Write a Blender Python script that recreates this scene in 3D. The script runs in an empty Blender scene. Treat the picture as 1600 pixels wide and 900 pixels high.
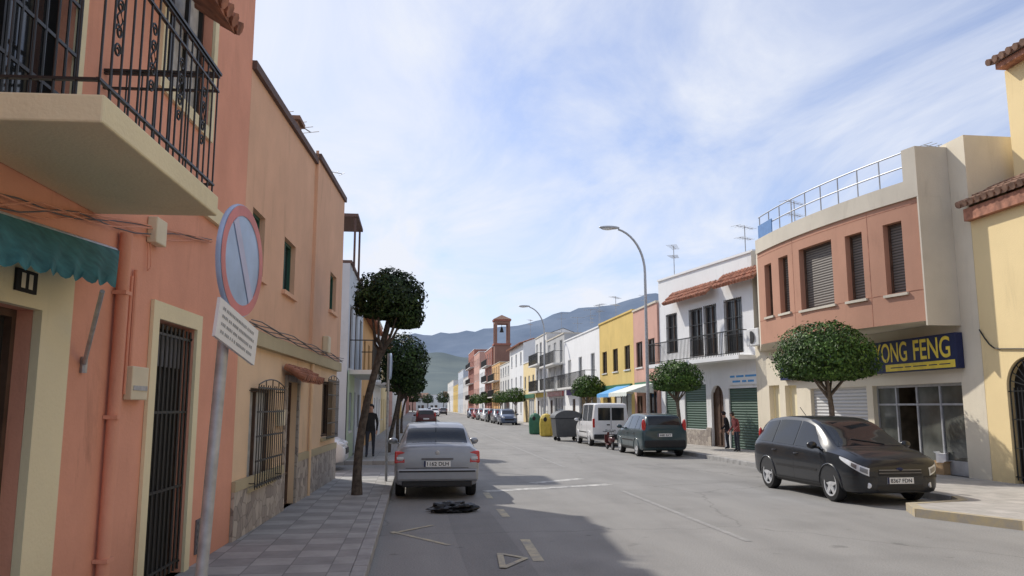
import bpy, bmesh, math, random
from mathutils import Vector, Matrix, Euler, noise
R = random.Random(7)
scn = bpy.context.scene
COL = scn.collection
FP = 1250.0; H = 1.8
PITCH = math.radians(8.42); YAW = math.radians(-6.77)
CAM = Vector((0, 0, H)); ROT = Euler((math.pi/2+PITCH, 0, YAW)).to_matrix()
def ray(px, py): return ROT @ Vector(((px-800)/FP, (450-py)/FP, -1))
def g(px, py, z=0.0):
    d = ray(px, py); return CAM + d*((z-H)/d.z)
def proj(p):
    q = ROT.transposed() @ (Vector(p)-CAM); return 800-FP*q.x/q.z, 450+FP*q.y/q.z
def V(*a): return Vector(a)
# ------------------------------------------------------------------ materials
def nd(nt, t, ins=None, **props):
    n = nt.nodes.new(t)
    for k, v in props.items(): setattr(n, k, v)
    for k, v in (ins or {}).items():
        if isinstance(v, bpy.types.NodeSocket): nt.links.new(v, n.inputs[k])
        else: n.inputs[k].default_value = v
    return n
def c4(c): return (c[0], c[1], c[2], 1)
def newmat(name):
    m = bpy.data.materials.new(name); m.use_nodes = True
    nt = m.node_tree; b = nt.nodes['Principled BSDF']; return m, nt, b
def ramp(nt, fac, stops):
    r = nd(nt, 'ShaderNodeValToRGB', {0: fac}); e = r.color_ramp.elements
    while len(e) < len(stops): e.new(0.5)
    for i, (p, c) in enumerate(stops): e[i].position = p; e[i].color = c4(c) if len(c) == 3 else c
    return r.outputs[0]
def mul(nt, a, b, f=1.0, mode='MULTIPLY'):
    n = nd(nt, 'ShaderNodeMixRGB', blend_type=mode)
    for i, x in ((0, f), (1, a), (2, b)):
        if isinstance(x, bpy.types.NodeSocket): nt.links.new(x, n.inputs[i])
        else: n.inputs[i].default_value = x if i == 0 else c4(x)
    return n.outputs[0]
def plain(name, c, rough=.6, metal=0.0, var=.12, scale=6, spec=.4, coat=0, bump=0):
    m, nt, b = newmat(name)
    geo = nd(nt, 'ShaderNodeNewGeometry')
    nz = nd(nt, 'ShaderNodeTexNoise', {'Vector': geo.outputs['Position'], 'Scale': scale, 'Detail': 5})
    lo = tuple(x*(1-var) for x in c); hi = tuple(min(1, x*(1+var)) for x in c)
    nt.links.new(ramp(nt, nz.outputs['Fac'], [(.3, lo), (.7, hi)]), b.inputs['Base Color'])
    b.inputs['Roughness'].default_value = rough; b.inputs['Metallic'].default_value = metal
    b.inputs['Specular IOR Level'].default_value = spec; b.inputs['Coat Weight'].default_value = coat
    if bump:
        bp = nd(nt, 'ShaderNodeBump', {'Height': nz.outputs['Fac'], 'Strength': bump, 'Distance': .02})
        nt.links.new(bp.outputs[0], b.inputs['Normal'])
    return m
def wallmat(name, c, var=.10, streak=.16, bump=.2, rough=.9):
    m, nt, b = newmat(name)
    geo = nd(nt, 'ShaderNodeNewGeometry'); P = geo.outputs['Position']
    n1 = nd(nt, 'ShaderNodeTexNoise', {'Vector': P, 'Scale': .7, 'Detail': 8, 'Roughness': .62})
    lo = tuple(x*(1-var) for x in c); hi = tuple(min(.95, x*(1+var*.6)) for x in c)
    col = ramp(nt, n1.outputs['Fac'], [(.3, lo), (.68, hi)])
    mp = nd(nt, 'ShaderNodeMapping', {'Vector': P, 'Scale': (1.7, 1.7, .3)})
    n2 = nd(nt, 'ShaderNodeTexNoise', {'Vector': mp.outputs[0], 'Scale': 1.3, 'Detail': 9, 'Roughness': .7, 'Distortion': .6})
    st = ramp(nt, n2.outputs['Fac'], [(.33, (1-streak, 1-streak*1.02, 1-streak*1.05)), (.46, (1, 1, 1))])
    nk = nd(nt, 'ShaderNodeTexNoise', {'Vector': P, 'Scale': .45, 'Detail': 3})
    col = mul(nt, col, st, ramp(nt, nk.outputs['Fac'], [(.4, (0, 0, 0)), (.6, (1, 1, 1))]))
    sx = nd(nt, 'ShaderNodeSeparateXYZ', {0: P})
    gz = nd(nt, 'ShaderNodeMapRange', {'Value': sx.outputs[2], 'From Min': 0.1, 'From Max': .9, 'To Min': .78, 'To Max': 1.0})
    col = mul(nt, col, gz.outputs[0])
    nt.links.new(col, b.inputs['Base Color'])
    n3 = nd(nt, 'ShaderNodeTexNoise', {'Vector': P, 'Scale': 38, 'Detail': 5})
    bp = nd(nt, 'ShaderNodeBump', {'Height': n3.outputs['Fac'], 'Strength': bump, 'Distance': .02})
    nt.links.new(bp.outputs[0], b.inputs['Normal'])
    b.inputs['Roughness'].default_value = rough; b.inputs['Specular IOR Level'].default_value = .2
    return m
M = {}
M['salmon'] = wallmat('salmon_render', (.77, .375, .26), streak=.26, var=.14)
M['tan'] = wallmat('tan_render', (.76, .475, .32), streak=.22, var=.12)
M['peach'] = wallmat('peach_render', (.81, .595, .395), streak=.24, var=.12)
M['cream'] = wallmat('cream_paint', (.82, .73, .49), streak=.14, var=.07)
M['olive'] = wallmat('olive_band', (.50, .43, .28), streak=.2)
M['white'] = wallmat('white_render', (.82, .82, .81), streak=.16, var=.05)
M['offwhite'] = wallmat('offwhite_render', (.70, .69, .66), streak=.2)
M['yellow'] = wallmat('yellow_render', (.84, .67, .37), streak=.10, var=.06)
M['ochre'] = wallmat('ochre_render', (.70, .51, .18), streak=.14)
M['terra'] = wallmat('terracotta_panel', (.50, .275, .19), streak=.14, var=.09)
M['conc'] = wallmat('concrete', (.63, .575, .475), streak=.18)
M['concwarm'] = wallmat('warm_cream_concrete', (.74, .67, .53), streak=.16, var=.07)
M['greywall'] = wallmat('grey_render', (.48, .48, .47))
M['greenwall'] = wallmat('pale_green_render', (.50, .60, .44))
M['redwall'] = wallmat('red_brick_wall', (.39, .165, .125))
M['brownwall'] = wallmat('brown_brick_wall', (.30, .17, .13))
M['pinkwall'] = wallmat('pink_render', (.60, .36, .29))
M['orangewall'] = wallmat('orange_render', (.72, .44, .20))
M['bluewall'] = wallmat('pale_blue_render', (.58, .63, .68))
M['roofdark'] = plain('dark_coping', (.13, .085, .075), .8)
M['roofgrey'] = plain('roof_grey', (.25, .23, .22), .9)
M['tile'] = plain('clay_tile', (.36, .16, .10), .8, var=.45, scale=5, bump=.3)
M['tiledark'] = plain('old_clay_tile', (.25, .15, .105), .85, var=.4, scale=5, bump=.3)
M['iron'] = plain('black_iron', (.018, .018, .017), .45, spec=.5)
M['galv'] = plain('galvanised_steel', (.44, .45, .46), .5, metal=.4, var=.2, scale=14)
M['alu'] = plain('aluminium', (.40, .41, .43), .45, metal=.4)
M['glass'] = plain('dark_glass', (.022, .026, .03), .06, spec=.6, var=.05)
M['shopglass'] = plain('shop_glass', (.09, .095, .085), .08, spec=.6, var=.5, scale=1.6)
M['carglass'] = plain('car_glass', (.014, .017, .02), .05, spec=.5, var=.05)
M['wood'] = plain('dark_wood', (.10, .06, .04), .6, var=.3)
M['shopinside'] = plain('shop_interior_wall', (.22, .18, .13), .8, var=.5, scale=2.5)
M['greendoor'] = plain('green_shutter', (.03, .10, .07), .55)
M['whiteframe'] = plain('white_frame', (.7, .7, .68), .5)
M['curtain'] = plain('net_curtain', (.46, .46, .44), .9, var=.2, scale=9)
M['blackhole'] = plain('dark_interior', (.022, .02, .018), .9)
M['rubber'] = plain('tyre_rubber', (.016, .016, .017), .8)
M['rim'] = plain('alloy_rim', (.52, .53, .54), .35, metal=.15, var=.08)
M['plast'] = plain('black_plastic', (.02, .02, .021), .55)
M['lens'] = plain('headlight_lens', (.70, .72, .74), .1, spec=.7, metal=.1)
M['redlens'] = plain('tail_lens', (.50, .025, .02), .2, spec=.6)
M['platewhite'] = plain('plate_white', (.80, .80, .78), .4, var=.03)
M['black'] = plain('black_ink', (.012, .012, .012), .6)
M['greyink'] = plain('grey_ink', (.14, .14, .15), .7)
M['faintink'] = plain('faint_ink', (.34, .34, .34), .7)
M['signblue'] = plain('sign_blue', (.013, .02, .075), .5)
M['signyel'] = plain('sign_yellow', (.86, .66, .08), .5)
M['nopblue'] = plain('faded_blue', (.40, .53, .75), .45, var=.14)
M['nopred'] = plain('faded_red', (.62, .21, .20), .45, var=.15)
M['nopredlight'] = plain('washed_out_red', (.50, .52, .70), .45, var=.12)
M['awngreen'] = plain('green_canvas', (.04, .15, .155), .85, var=.35, scale=8)
M['awnblue'] = plain('blue_canvas', (.10, .34, .66), .8)
M['awnwhite'] = plain('white_canvas', (.66, .70, .64), .8)
M['awnpurple'] = plain('purple_canvas', (.13, .10, .25), .8)
M['bark'] = plain('bark', (.085, .068, .055), .9, var=.45, scale=14, bump=.6)
M['barklight'] = plain('light_bark', (.17, .135, .105), .9, var=.4, scale=14, bump=.6)
M['card'] = plain('cardboard', (.42, .28, .15), .85)
M['bag'] = plain('white_bag', (.7, .7, .7), .5)
M['bagblk'] = plain('black_plastic_sheet', (.014, .014, .015), .35)
M['silver'] = plain('silver_paint', (.31, .32, .34), .34, metal=.35, var=.04, coat=.4)
M['blackpaint'] = plain('black_paint', (.015, .017, .021), .3, var=.05, coat=.4, spec=.35)
M['greenpaint'] = plain('dark_teal_paint', (.035, .065, .075), .28, var=.05, coat=.4)
M['whitepaint'] = plain('white_paint', (.76, .76, .76), .3, var=.03, coat=.5)
M['redpaint'] = plain('red_paint', (.35, .03, .03), .3, var=.05, coat=.6)
M['bluepaint'] = plain('blue_grey_paint', (.09, .12, .18), .3, metal=.3, var=.05, coat=.6)
M['greypaint'] = plain('grey_paint', (.2, .2, .21), .3, metal=.4, var=.05, coat=.6)
M['binyel'] = plain('bin_yellow', (.62, .46, .08), .5)
M['bingreen'] = plain('bin_green', (.05, .17, .10), .5)
M['bingrey'] = plain('bin_grey', (.08, .085, .09), .55)
M['skin'] = plain('skin', (.45, .26, .19), .6)
M['hair'] = plain('dark_hair', (.015, .011, .009), .6)
M['jeans'] = plain('dark_trousers', (.03, .035, .05), .9)
M['coat'] = plain('black_coat', (.018, .018, .02), .9)
M['redcoat'] = plain('red_jacket', (.20, .05, .05), .9)
M['maroon'] = plain('dark_maroon_paint', (.10, .022, .022), .35, coat=.4)
M['beigebox'] = plain('beige_plastic', (.72, .64, .46), .6, var=.05)
M['blueglass'] = plain('blue_panel', (.10, .22, .45), .25)
def blindmat():
    m, nt, b = newmat('slatted_blind'); geo = nd(nt, 'ShaderNodeNewGeometry')
    w = nd(nt, 'ShaderNodeTexWave', {'Vector': geo.outputs['Position'], 'Scale': 4.2, 'Distortion': .3}, bands_direction='Z')
    nt.links.new(ramp(nt, w.outputs['Fac'], [(.1, (.06, .052, .045)), (.6, (.18, .155, .13))]), b.inputs['Base Color'])
    bp = nd(nt, 'ShaderNodeBump', {'Height': w.outputs['Fac'], 'Strength': .5, 'Distance': .02}); nt.links.new(bp.outputs[0], b.inputs['Normal'])
    b.inputs['Roughness'].default_value = .6; return m
M['blind'] = blindmat()
def shuttermat(name, a, c2):
    m, nt, b = newmat(name); geo = nd(nt, 'ShaderNodeNewGeometry')
    w = nd(nt, 'ShaderNodeTexWave', {'Vector': geo.outputs['Position'], 'Scale': 3.0, 'Distortion': .1}, bands_direction='Z')
    nt.links.new(ramp(nt, w.outputs['Fac'], [(.1, a), (.6, c2)]), b.inputs['Base Color'])
    bp = nd(nt, 'ShaderNodeBump', {'Height': w.outputs['Fac'], 'Strength': .6, 'Distance': .03}); nt.links.new(bp.outputs[0], b.inputs['Normal'])
    b.inputs['Roughness'].default_value = .5; return m
M['rollgrey'] = shuttermat('grey_roller', (.36, .36, .35), (.56, .56, .55))
M['rollgreen'] = shuttermat('green_roller', (.025, .062, .042), (.055, .115, .08))
def stonemat():
    m, nt, b = newmat('stone_cladding'); geo = nd(nt, 'ShaderNodeNewGeometry')
    v = nd(nt, 'ShaderNodeTexVoronoi', {'Vector': geo.outputs['Position'], 'Scale': 5.5}); v.feature = 'F1'
    e = nd(nt, 'ShaderNodeTexVoronoi', {'Vector': geo.outputs['Position'], 'Scale': 5.5}, feature='DISTANCE_TO_EDGE')
    sep = nd(nt, 'ShaderNodeSeparateColor', {0: v.outputs['Color']})
    col = ramp(nt, sep.outputs[0], [(0, (.28, .24, .21)), (1, (.50, .44, .37))])
    col = mul(nt, col, ramp(nt, e.outputs['Distance'], [(0, (.6, .6, .6)), (.06, (1, 1, 1))]))
    nt.links.new(col, b.inputs['Base Color']); b.inputs['Roughness'].default_value = .85
    bp = nd(nt, 'ShaderNodeBump', {'Height': e.outputs['Distance'], 'Strength': .4, 'Distance': .03}); nt.links.new(bp.outputs[0], b.inputs['Normal'])
    return m
M['stone'] = stonemat()
def asphalt(name, a, c2, spk=.22):
    m, nt, b = newmat(name); geo = nd(nt, 'ShaderNodeNewGeometry'); P = geo.outputs['Position']
    mp = nd(nt, 'ShaderNodeMapping', {'Vector': P, 'Scale': (1.1, .16, 1)})
    n1 = nd(nt, 'ShaderNodeTexNoise', {'Vector': mp.outputs[0], 'Scale': .9, 'Detail': 7, 'Roughness': .6})
    col = ramp(nt, n1.outputs['Fac'], [(.32, a), (.68, c2)])
    n2 = nd(nt, 'ShaderNodeTexNoise', {'Vector': P, 'Scale': 55, 'Detail': 3})
    col = mul(nt, col, ramp(nt, n2.outputs['Fac'], [(.35, (1-spk,)*3), (.65, (1+spk*.5,)*3)]))
    v = nd(nt, 'ShaderNodeTexVoronoi', {'Vector': P, 'Scale': .22}, feature='DISTANCE_TO_EDGE')
    n4 = nd(nt, 'ShaderNodeTexNoise', {'Vector': P, 'Scale': 1.5, 'Detail': 6})
    mx = nd(nt, 'ShaderNodeMixRGB', {0: .35, 1: P, 2: n4.outputs['Color']}); nt.links.new(mx.outputs[0], v.inputs['Vector'])
    col = mul(nt, col, ramp(nt, v.outputs['Distance'], [(0, (.72, .72, .72)), (.004, (1, 1, 1))]))
    n5 = nd(nt, 'ShaderNodeTexNoise', {'Vector': P, 'Scale': .7, 'Detail': 3})
    col = mul(nt, col, ramp(nt, n5.outputs['Fac'], [(.3, (.84, .84, .84)), (.5, (1, 1, 1))]))
    n6 = nd(nt, 'ShaderNodeTexNoise', {'Vector': P, 'Scale': 2.3, 'Detail': 2})
    col = mul(nt, col, ramp(nt, n6.outputs['Fac'], [(.24, (.68, .68, .68)), (.31, (1, 1, 1))]))
    nt.links.new(col, b.inputs['Base Color']); b.inputs['Roughness'].default_value = .82
    bp = nd(nt, 'ShaderNodeBump', {'Height': n2.outputs['Fac'], 'Strength': .35, 'Distance': .01}); nt.links.new(bp.outputs[0], b.inputs['Normal'])
    return m
M['road'] = asphalt('asphalt', (.225, .219, .208), (.29, .282, .267))
M['roadshade'] = asphalt('shaded_asphalt', (.195, .19, .182), (.25, .243, .231))  # same asphalt in a darker tone, for shade painted on the lane
def paintmat(name, c, base=(.245, .24, .228), thr=(.40, .56)):
    m, nt, b = newmat(name); geo = nd(nt, 'ShaderNodeNewGeometry')
    n = nd(nt, 'ShaderNodeTexNoise', {'Vector': geo.outputs['Position'], 'Scale': 5, 'Detail': 8, 'Roughness': .75})
    nt.links.new(ramp(nt, n.outputs['Fac'], [(thr[0], base), (thr[1], c)]), b.inputs['Base Color']); b.inputs['Roughness'].default_value = .75
    return m
M['mwhite'] = paintmat('worn_white_paint', (.55, .54, .51))
M['mfaint'] = paintmat('faint_white_paint', (.37, .36, .345), thr=(.44, .74))
M['myellow'] = paintmat('worn_yellow_paint', (.55, .48, .31), thr=(.34, .62))
M['mkerb'] = paintmat('kerb_yellow', (.50, .40, .21), (.34, .31, .26), (.38, .72))
def pavemat(name, a, c2, sc):
    m, nt, b = newmat(name); geo = nd(nt, 'ShaderNodeNewGeometry'); P = geo.outputs['Position']
    ck = nd(nt, 'ShaderNodeTexChecker', {'Vector': P, 'Scale': sc, 'Color1': c4(a), 'Color2': c4(c2)})
    n = nd(nt, 'ShaderNodeTexNoise', {'Vector': P, 'Scale': 2.2, 'Detail': 7, 'Roughness': .65})
    col = mul(nt, ck.outputs[0], ramp(nt, n.outputs['Fac'], [(.3, (.76, .76, .76)), (.65, (1.1, 1.1, 1.1))]))
    br = nd(nt, 'ShaderNodeTexBrick', {'Vector': P, 'Scale': sc, 'Mortar Size': .018, 'Brick Width': 1.0, 'Row Height': 1.0, 'Color1': (1, 1, 1, 1), 'Color2': (1, 1, 1, 1), 'Mortar': (.65, .65, .65, 1)}, offset=0.0)
    col = mul(nt, col, br.outputs['Color'])
    nt.links.new(col, b.inputs['Base Color']); b.inputs['Roughness'].default_value = .85
    return m
M['paveL'] = pavemat('checker_pavement', (.365, .357, .34), (.283, .277, .265), 2.3)
M['paveR'] = pavemat('beige_pavement', (.42, .395, .365), (.395, .375, .345), 2.5)
M['kerb'] = plain('kerb_stone', (.32, .315, .305), .85, var=.25, scale=4, bump=.2)
def leafmat(name, dark, mid, lite):
    m, nt, b = newmat(name); geo = nd(nt, 'ShaderNodeNewGeometry')
    col = ramp(nt, geo.outputs['Random Per Island'], [(0, dark), (.6, mid), (1, lite)])
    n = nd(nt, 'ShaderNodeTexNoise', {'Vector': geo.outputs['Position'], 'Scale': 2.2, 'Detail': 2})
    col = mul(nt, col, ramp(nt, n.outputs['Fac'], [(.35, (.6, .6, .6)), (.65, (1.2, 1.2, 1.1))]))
    nt.links.new(col, b.inputs['Base Color']); b.inputs['Roughness'].default_value = .5; b.inputs['Specular IOR Level'].default_value = .3
    return m
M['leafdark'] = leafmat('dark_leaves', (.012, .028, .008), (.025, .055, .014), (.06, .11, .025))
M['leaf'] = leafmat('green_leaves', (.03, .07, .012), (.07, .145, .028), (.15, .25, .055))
def hillmat(name, a, c2, sc):
    m, nt, b = newmat(name); geo = nd(nt, 'ShaderNodeNewGeometry')
    n = nd(nt, 'ShaderNodeTexNoise', {'Vector': geo.outputs['Position'], 'Scale': sc, 'Detail': 9, 'Roughness': .65})
    nt.links.new(ramp(nt, n.outputs['Fac'], [(.35, a), (.65, c2)]), b.inputs['Base Color']); b.inputs['Roughness'].default_value = 1
    b.inputs['Specular IOR Level'].default_value = 0; return m
M['mount'] = hillmat('hazy_mountain', (.155, .20, .27), (.195, .24, .31), .006)  # bluish distance haze is mixed into the base colour
M['hill'] = hillmat('muted_hill', (.135, .165, .175), (.18, .21, .205), .012)  # greyed towards the mountain, haze is part of the colour
M['earth'] = hillmat('earth', (.14, .12, .08), (.20, .18, .12), .05)
# ------------------------------------------------------------------ mesh helpers
ORG = {}
class MB:
    def __init__(s): s.v = []; s.f = []; s.m = []
    def add(s, vs, fs, m=0):
        b = len(s.v); s.v += [Vector(x) for x in vs]; s.f += [tuple(i+b for i in f) for f in fs]; s.m += [m]*len(fs)
    def poly(s, pts, m=0): s.add(pts, [tuple(range(len(pts)))], m)
    def box8(s, c, m=0): s.add(c, [(0,3,2,1),(4,5,6,7),(0,1,5,4),(1,2,6,5),(2,3,7,6),(3,0,4,7)], m)
    def box(s, a, b, m=0):
        x0,y0,z0 = a; x1,y1,z1 = b
        s.box8([(x0,y0,z0),(x1,y0,z0),(x1,y1,z0),(x0,y1,z0),(x0,y0,z1),(x1,y0,z1),(x1,y1,z1),(x0,y1,z1)], m)
    def fbox(s, F, u0, u1, z0, z1, d0, d1, m=0, zt=None):
        if zt is None: zt = (z1, z1)
        s.box8([F.P(u0,z0,d1),F.P(u1,z0,d1),F.P(u1,z0,d0),F.P(u0,z0,d0),F.P(u0,zt[0],d1),F.P(u1,zt[1],d1),F.P(u1,zt[1],d0),F.P(u0,zt[0],d0)], m)
    def prism(s, pts, z0, z1, m=0):
        n = len(pts)
        s.add([(p[0],p[1],z0) for p in pts]+[(p[0],p[1],z1) for p in pts], [tuple(range(n))[::-1], tuple(range(n,2*n))]+[(i,(i+1)%n,n+(i+1)%n,n+i) for i in range(n)], m)
    def tube(s, pts, r, n=8, m=0):
        pts = [Vector(p) for p in pts]; k = len(pts)
        rs = r if isinstance(r, (list, tuple)) else [r]*k
        vs = []; ref = None
        for i in range(k):
            t = (pts[min(i+1,k-1)]-pts[max(i-1,0)]).normalized()
            if ref is None: ref = Vector((0,0,1)) if abs(t.z) < .9 else Vector((1,0,0))
            a = t.cross(ref)
            if a.length < 1e-4: a = t.orthogonal()
            a.normalize(); b = a.cross(t).normalized(); ref = b
            for j in range(n):
                q = 2*math.pi*j/n; vs.append(pts[i]+(a*math.cos(q)+b*math.sin(q))*rs[i])
        fs = [(i*n+j, i*n+(j+1)%n, (i+1)*n+(j+1)%n, (i+1)*n+j) for i in range(k-1) for j in range(n)]
        fs += [tuple(range(n))[::-1], tuple((k-1)*n+j for j in range(n))]
        s.add(vs, fs, m)
    def lathe(s, prof, mat, n=20, m=0, cap=(True, True)):
        vs = []; k = len(prof)
        for r, h in prof:
            for j in range(n):
                q = 2*math.pi*j/n; vs.append(mat @ Vector((r*math.cos(q), r*math.sin(q), h)))
        fs = [(i*n+j, i*n+(j+1)%n, (i+1)*n+(j+1)%n, (i+1)*n+j) for i in range(k-1) for j in range(n)]
        if cap[0]: fs.append(tuple(range(n))[::-1])
        if cap[1]: fs.append(tuple((k-1)*n+j for j in range(n)))
        s.add(vs, fs, m)
    def ball(s, c, rx, ry, rz, n=14, k=9, m=0, f=None):
        vs = []
        for i in range(1, k):
            t = math.pi*i/k
            for j in range(n):
                q = 2*math.pi*j/n; d = Vector((math.sin(t)*math.cos(q), math.sin(t)*math.sin(q), math.cos(t)))
                w = f(d) if f else 1
                vs.append(Vector(c)+Vector((d.x*rx*w, d.y*ry*w, d.z*rz*w)))
        a = len(vs); vs += [Vector(c)+Vector((0,0,rz)), Vector(c)-Vector((0,0,rz))]
        fs = [(i*n+j, (i+1)*n+j, (i+1)*n+(j+1)%n, i*n+(j+1)%n) for i in range(k-2) for j in range(n)]
        fs += [(a, j, (j+1)%n) for j in range(n)] + [(a+1, (k-2)*n+(j+1)%n, (k-2)*n+j) for j in range(n)]
        s.add(vs, fs, m)
    def build(s, name, mats, parent=None, local=False, smooth=0, loc=None, recalc=True, bevel=0):
        if not isinstance(mats, (list, tuple)): mats = [mats]
        mats = [M[x] if isinstance(x, str) else x for x in mats]
        off = Vector((0,0,0))
        if loc is not None: off = Vector(loc)
        elif parent is not None and not local: off = ORG[parent.name]
        me = bpy.data.meshes.new(name); me.from_pydata([v-off for v in s.v], [], s.f)
        for m in mats: me.materials.append(m)
        if any(s.m):
            for p, mi in zip(me.polygons, s.m): p.material_index = mi
        if recalc:
            bm = bmesh.new(); bm.from_mesh(me); bmesh.ops.remove_doubles(bm, verts=bm.verts, dist=1e-5) if smooth else None
            bmesh.ops.recalc_face_normals(bm, faces=bm.faces); bm.to_mesh(me); bm.free()
        if smooth:
            for p in me.polygons: p.use_smooth = True
            me.set_sharp_from_angle(angle=math.radians(smooth))
        o = bpy.data.objects.new(name, me); COL.objects.link(o)
        if parent is not None: o.parent = parent; ORG[o.name] = ORG.get(parent.name, Vector((0,0,0))) if not local else Vector((0,0,0))
        if loc is not None: o.location = loc; ORG[o.name] = Vector(loc)
        if bevel:
            bv = o.modifiers.new('bevel', 'BEVEL'); bv.width = bevel; bv.segments = 2; bv.limit_method = 'ANGLE'
        return o
def tag(o, label, cat, group=None):
    o['label'] = label; o['category'] = cat
    if group: o['group'] = group
    return o
def thing(name, label, cat, loc=(0,0,0), rotz=0, group=None):
    o = bpy.data.objects.new(name, None); COL.objects.link(o); o.location = loc; o.rotation_euler = (0,0,rotz)
    o.empty_display_size = .2
    ORG[o.name] = Vector(loc); return tag(o, label, cat, group)
def struct(o): o['kind'] = 'structure'; return o
def copy_tree(o, parent=None):
    c = o.copy(); COL.objects.link(c)
    if parent: c.parent = parent
    for ch in o.children: copy_tree(ch, c)
    return c
def text_geo(s):
    cu = bpy.data.curves.new('t', 'FONT'); cu.body = s; cu.size = 1; cu.offset = .014
    o = bpy.data.objects.new('t', cu); COL.objects.link(o)
    dg = bpy.context.evaluated_depsgraph_get(); dg.update()
    me = bpy.data.meshes.new_from_object(o.evaluated_get(dg))
    vs = [v.co.copy() for v in me.vertices]; fs = [tuple(p.vertices) for p in me.polygons]
    bpy.data.objects.remove(o); bpy.data.meshes.remove(me)
    x0 = min(v.x for v in vs); x1 = max(v.x for v in vs); y0 = min(v.y for v in vs); y1 = max(v.y for v in vs)
    return [((v.x-x0)/(x1-x0), (v.y-y0)/(y1-y0)) for v in vs], fs
def add_text(mb, s, fn, m=0):
    vs, fs = text_geo(s); mb.add([fn(a, b) for a, b in vs], fs, m)
class Fac:
    def __init__(s, pts, side=1):
        s.pts = [Vector((p[0], p[1])) for p in pts]; s.side = side; s.L = [0]
        for a, b in zip(s.pts, s.pts[1:]): s.L.append(s.L[-1]+(b-a).length)
        s.len = s.L[-1]
    def P(s, u, z, d=0):
        i = 0
        while i < len(s.pts)-2 and u > s.L[i+1]: i += 1
        a, b = s.pts[i], s.pts[i+1]; D = (b-a).normalized()
        N = Vector((D.y, -D.x))*s.side; p = a+D*(u-s.L[i])+N*d
        return Vector((p.x, p.y, z))
    def pix(s, px, py, d=0):
        if len(s.pts) == 2:
            D = (s.pts[1]-s.pts[0]).normalized(); N = Vector((D.y, -D.x))*s.side; o = s.pts[0]+N*d
            r = ray(px, py); t = (o@N)/(Vector((r.x, r.y))@N)
            p = CAM+r*t; return (Vector((p.x, p.y))-o)@D, p.z
        z = 3
        for _ in range(4):
            lo, hi = 0, s.len
            for _ in range(40):
                mid = (lo+hi)/2
                if (proj(s.P(mid, z, d))[0] > px) == (s.side < 0): lo = mid
                else: hi = mid
            u = (lo+hi)/2; lo2, hi2 = -5, 40
            for _ in range(40):
                mz = (lo2+hi2)/2
                if proj(s.P(u, mz, d))[1] > py: lo2 = mz
                else: hi2 = mz
            z = (lo2+hi2)/2
        return u, z
    def rect(s, x0, x1, yt, yb, d=0):
        ym = (yt+yb)/2; xm = (x0+x1)/2
        ua = s.pix(x0, ym, d)[0]; ub = s.pix(x1, ym, d)[0]
        return (min(ua, ub), max(ua, ub), s.pix(xm, yb, d)[1], s.pix(xm, yt, d)[1])
def wall(mb, F, u0, u1, z0, zt0, zt1, ops=(), r=.12, m=0, ub=(), d=0):
    us = sorted(set([u0, u1]+[x for o in ops for x in o[:2] if u0 < x < u1]+[x for x in ub if u0 < x < u1]))
    zs = sorted(set([z0]+[x for o in ops for x in o[2:4] if x > z0]))
    zt = lambda u: zt0+(zt1-zt0)*(u-u0)/(u1-u0)
    for a, b in zip(us, us[1:]):
        for i, za in enumerate(zs):
            last = i == len(zs)-1; zb = None if last else zs[i+1]
            uc = (a+b)/2; zc = (za+(zt(uc) if last else zb))/2
            if any(o[0] < uc < o[1] and o[2] < zc < o[3] for o in ops): continue
            mb.poly([F.P(a,za,d), F.P(b,za,d), F.P(b,zt(b) if last else zb,d), F.P(a,zt(a) if last else zb,d)], m)
    for o in ops:
        a, b, c, e = o[:4]
        seg = [a]+[x for x in us if a < x < b]+[b]
        for p, q in zip(seg, seg[1:]):
            mb.poly([F.P(p,c,d), F.P(q,c,d), F.P(q,c,d-r), F.P(p,c,d-r)], m); mb.poly([F.P(p,e,d), F.P(q,e,d), F.P(q,e,d-r), F.P(p,e,d-r)], m)
        for x in (a, b): mb.poly([F.P(x,c,d), F.P(x,e,d), F.P(x,e,d-r), F.P(x,c,d-r)], m)
def shell(mb, F, u0, u1, z0, zt0, zt1, depth, m=0, d=0):
    a0,b0,a1,b1 = F.P(u0,z0,d),F.P(u1,z0,d),F.P(u0,z0,-depth),F.P(u1,z0,-depth)
    up = lambda p, z: V(p.x, p.y, z)
    mb.poly([a0,a1,up(a1,zt0),up(a0,zt0)], m); mb.poly([b0,b1,up(b1,zt1),up(b0,zt1)], m); mb.poly([a1,b1,up(b1,zt1),up(a1,zt0)], m)
def window(F, rc, par, r=.12, fm='wood', pm='glass', fw=.05, mull=1, sill=None, grille=False, name='window', bars=0, d=0):
    a,b,c,e = rc[:4]; mb = MB(); f0, f1 = d-r+.012, d-r+.06
    mb.fbox(F,a,a+fw,c,e,f0,f1); mb.fbox(F,b-fw,b,c,e,f0,f1); mb.fbox(F,a+fw,b-fw,c,c+fw,f0,f1); mb.fbox(F,a+fw,b-fw,e-fw,e,f0,f1)
    for i in range(mull):
        u = a+(b-a)*(i+1)/(mull+1); mb.fbox(F,u-fw*.5,u+fw*.5,c+fw,e-fw,f0,f1-.006)
    for i in range(bars):
        z = c+(e-c)*(i+1)/(bars+1); mb.fbox(F,a+fw,b-fw,z-fw*.4,z+fw*.4,f0,f1-.01)
    w = mb.build(name, fm, par)
    p = MB(); p.poly([F.P(a,c,f0),F.P(b,c,f0),F.P(b,e,f0),F.P(a,e,f0)]); p.build('pane', pm, w)
    if sill: s = MB(); s.fbox(F,a-.08,b+.08,c-.07,c-.002,d-r+.062,d+.06); s.build('sill', sill, w)
    if grille: grill(F, rc, w, d=d+.05)
    return w
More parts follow.
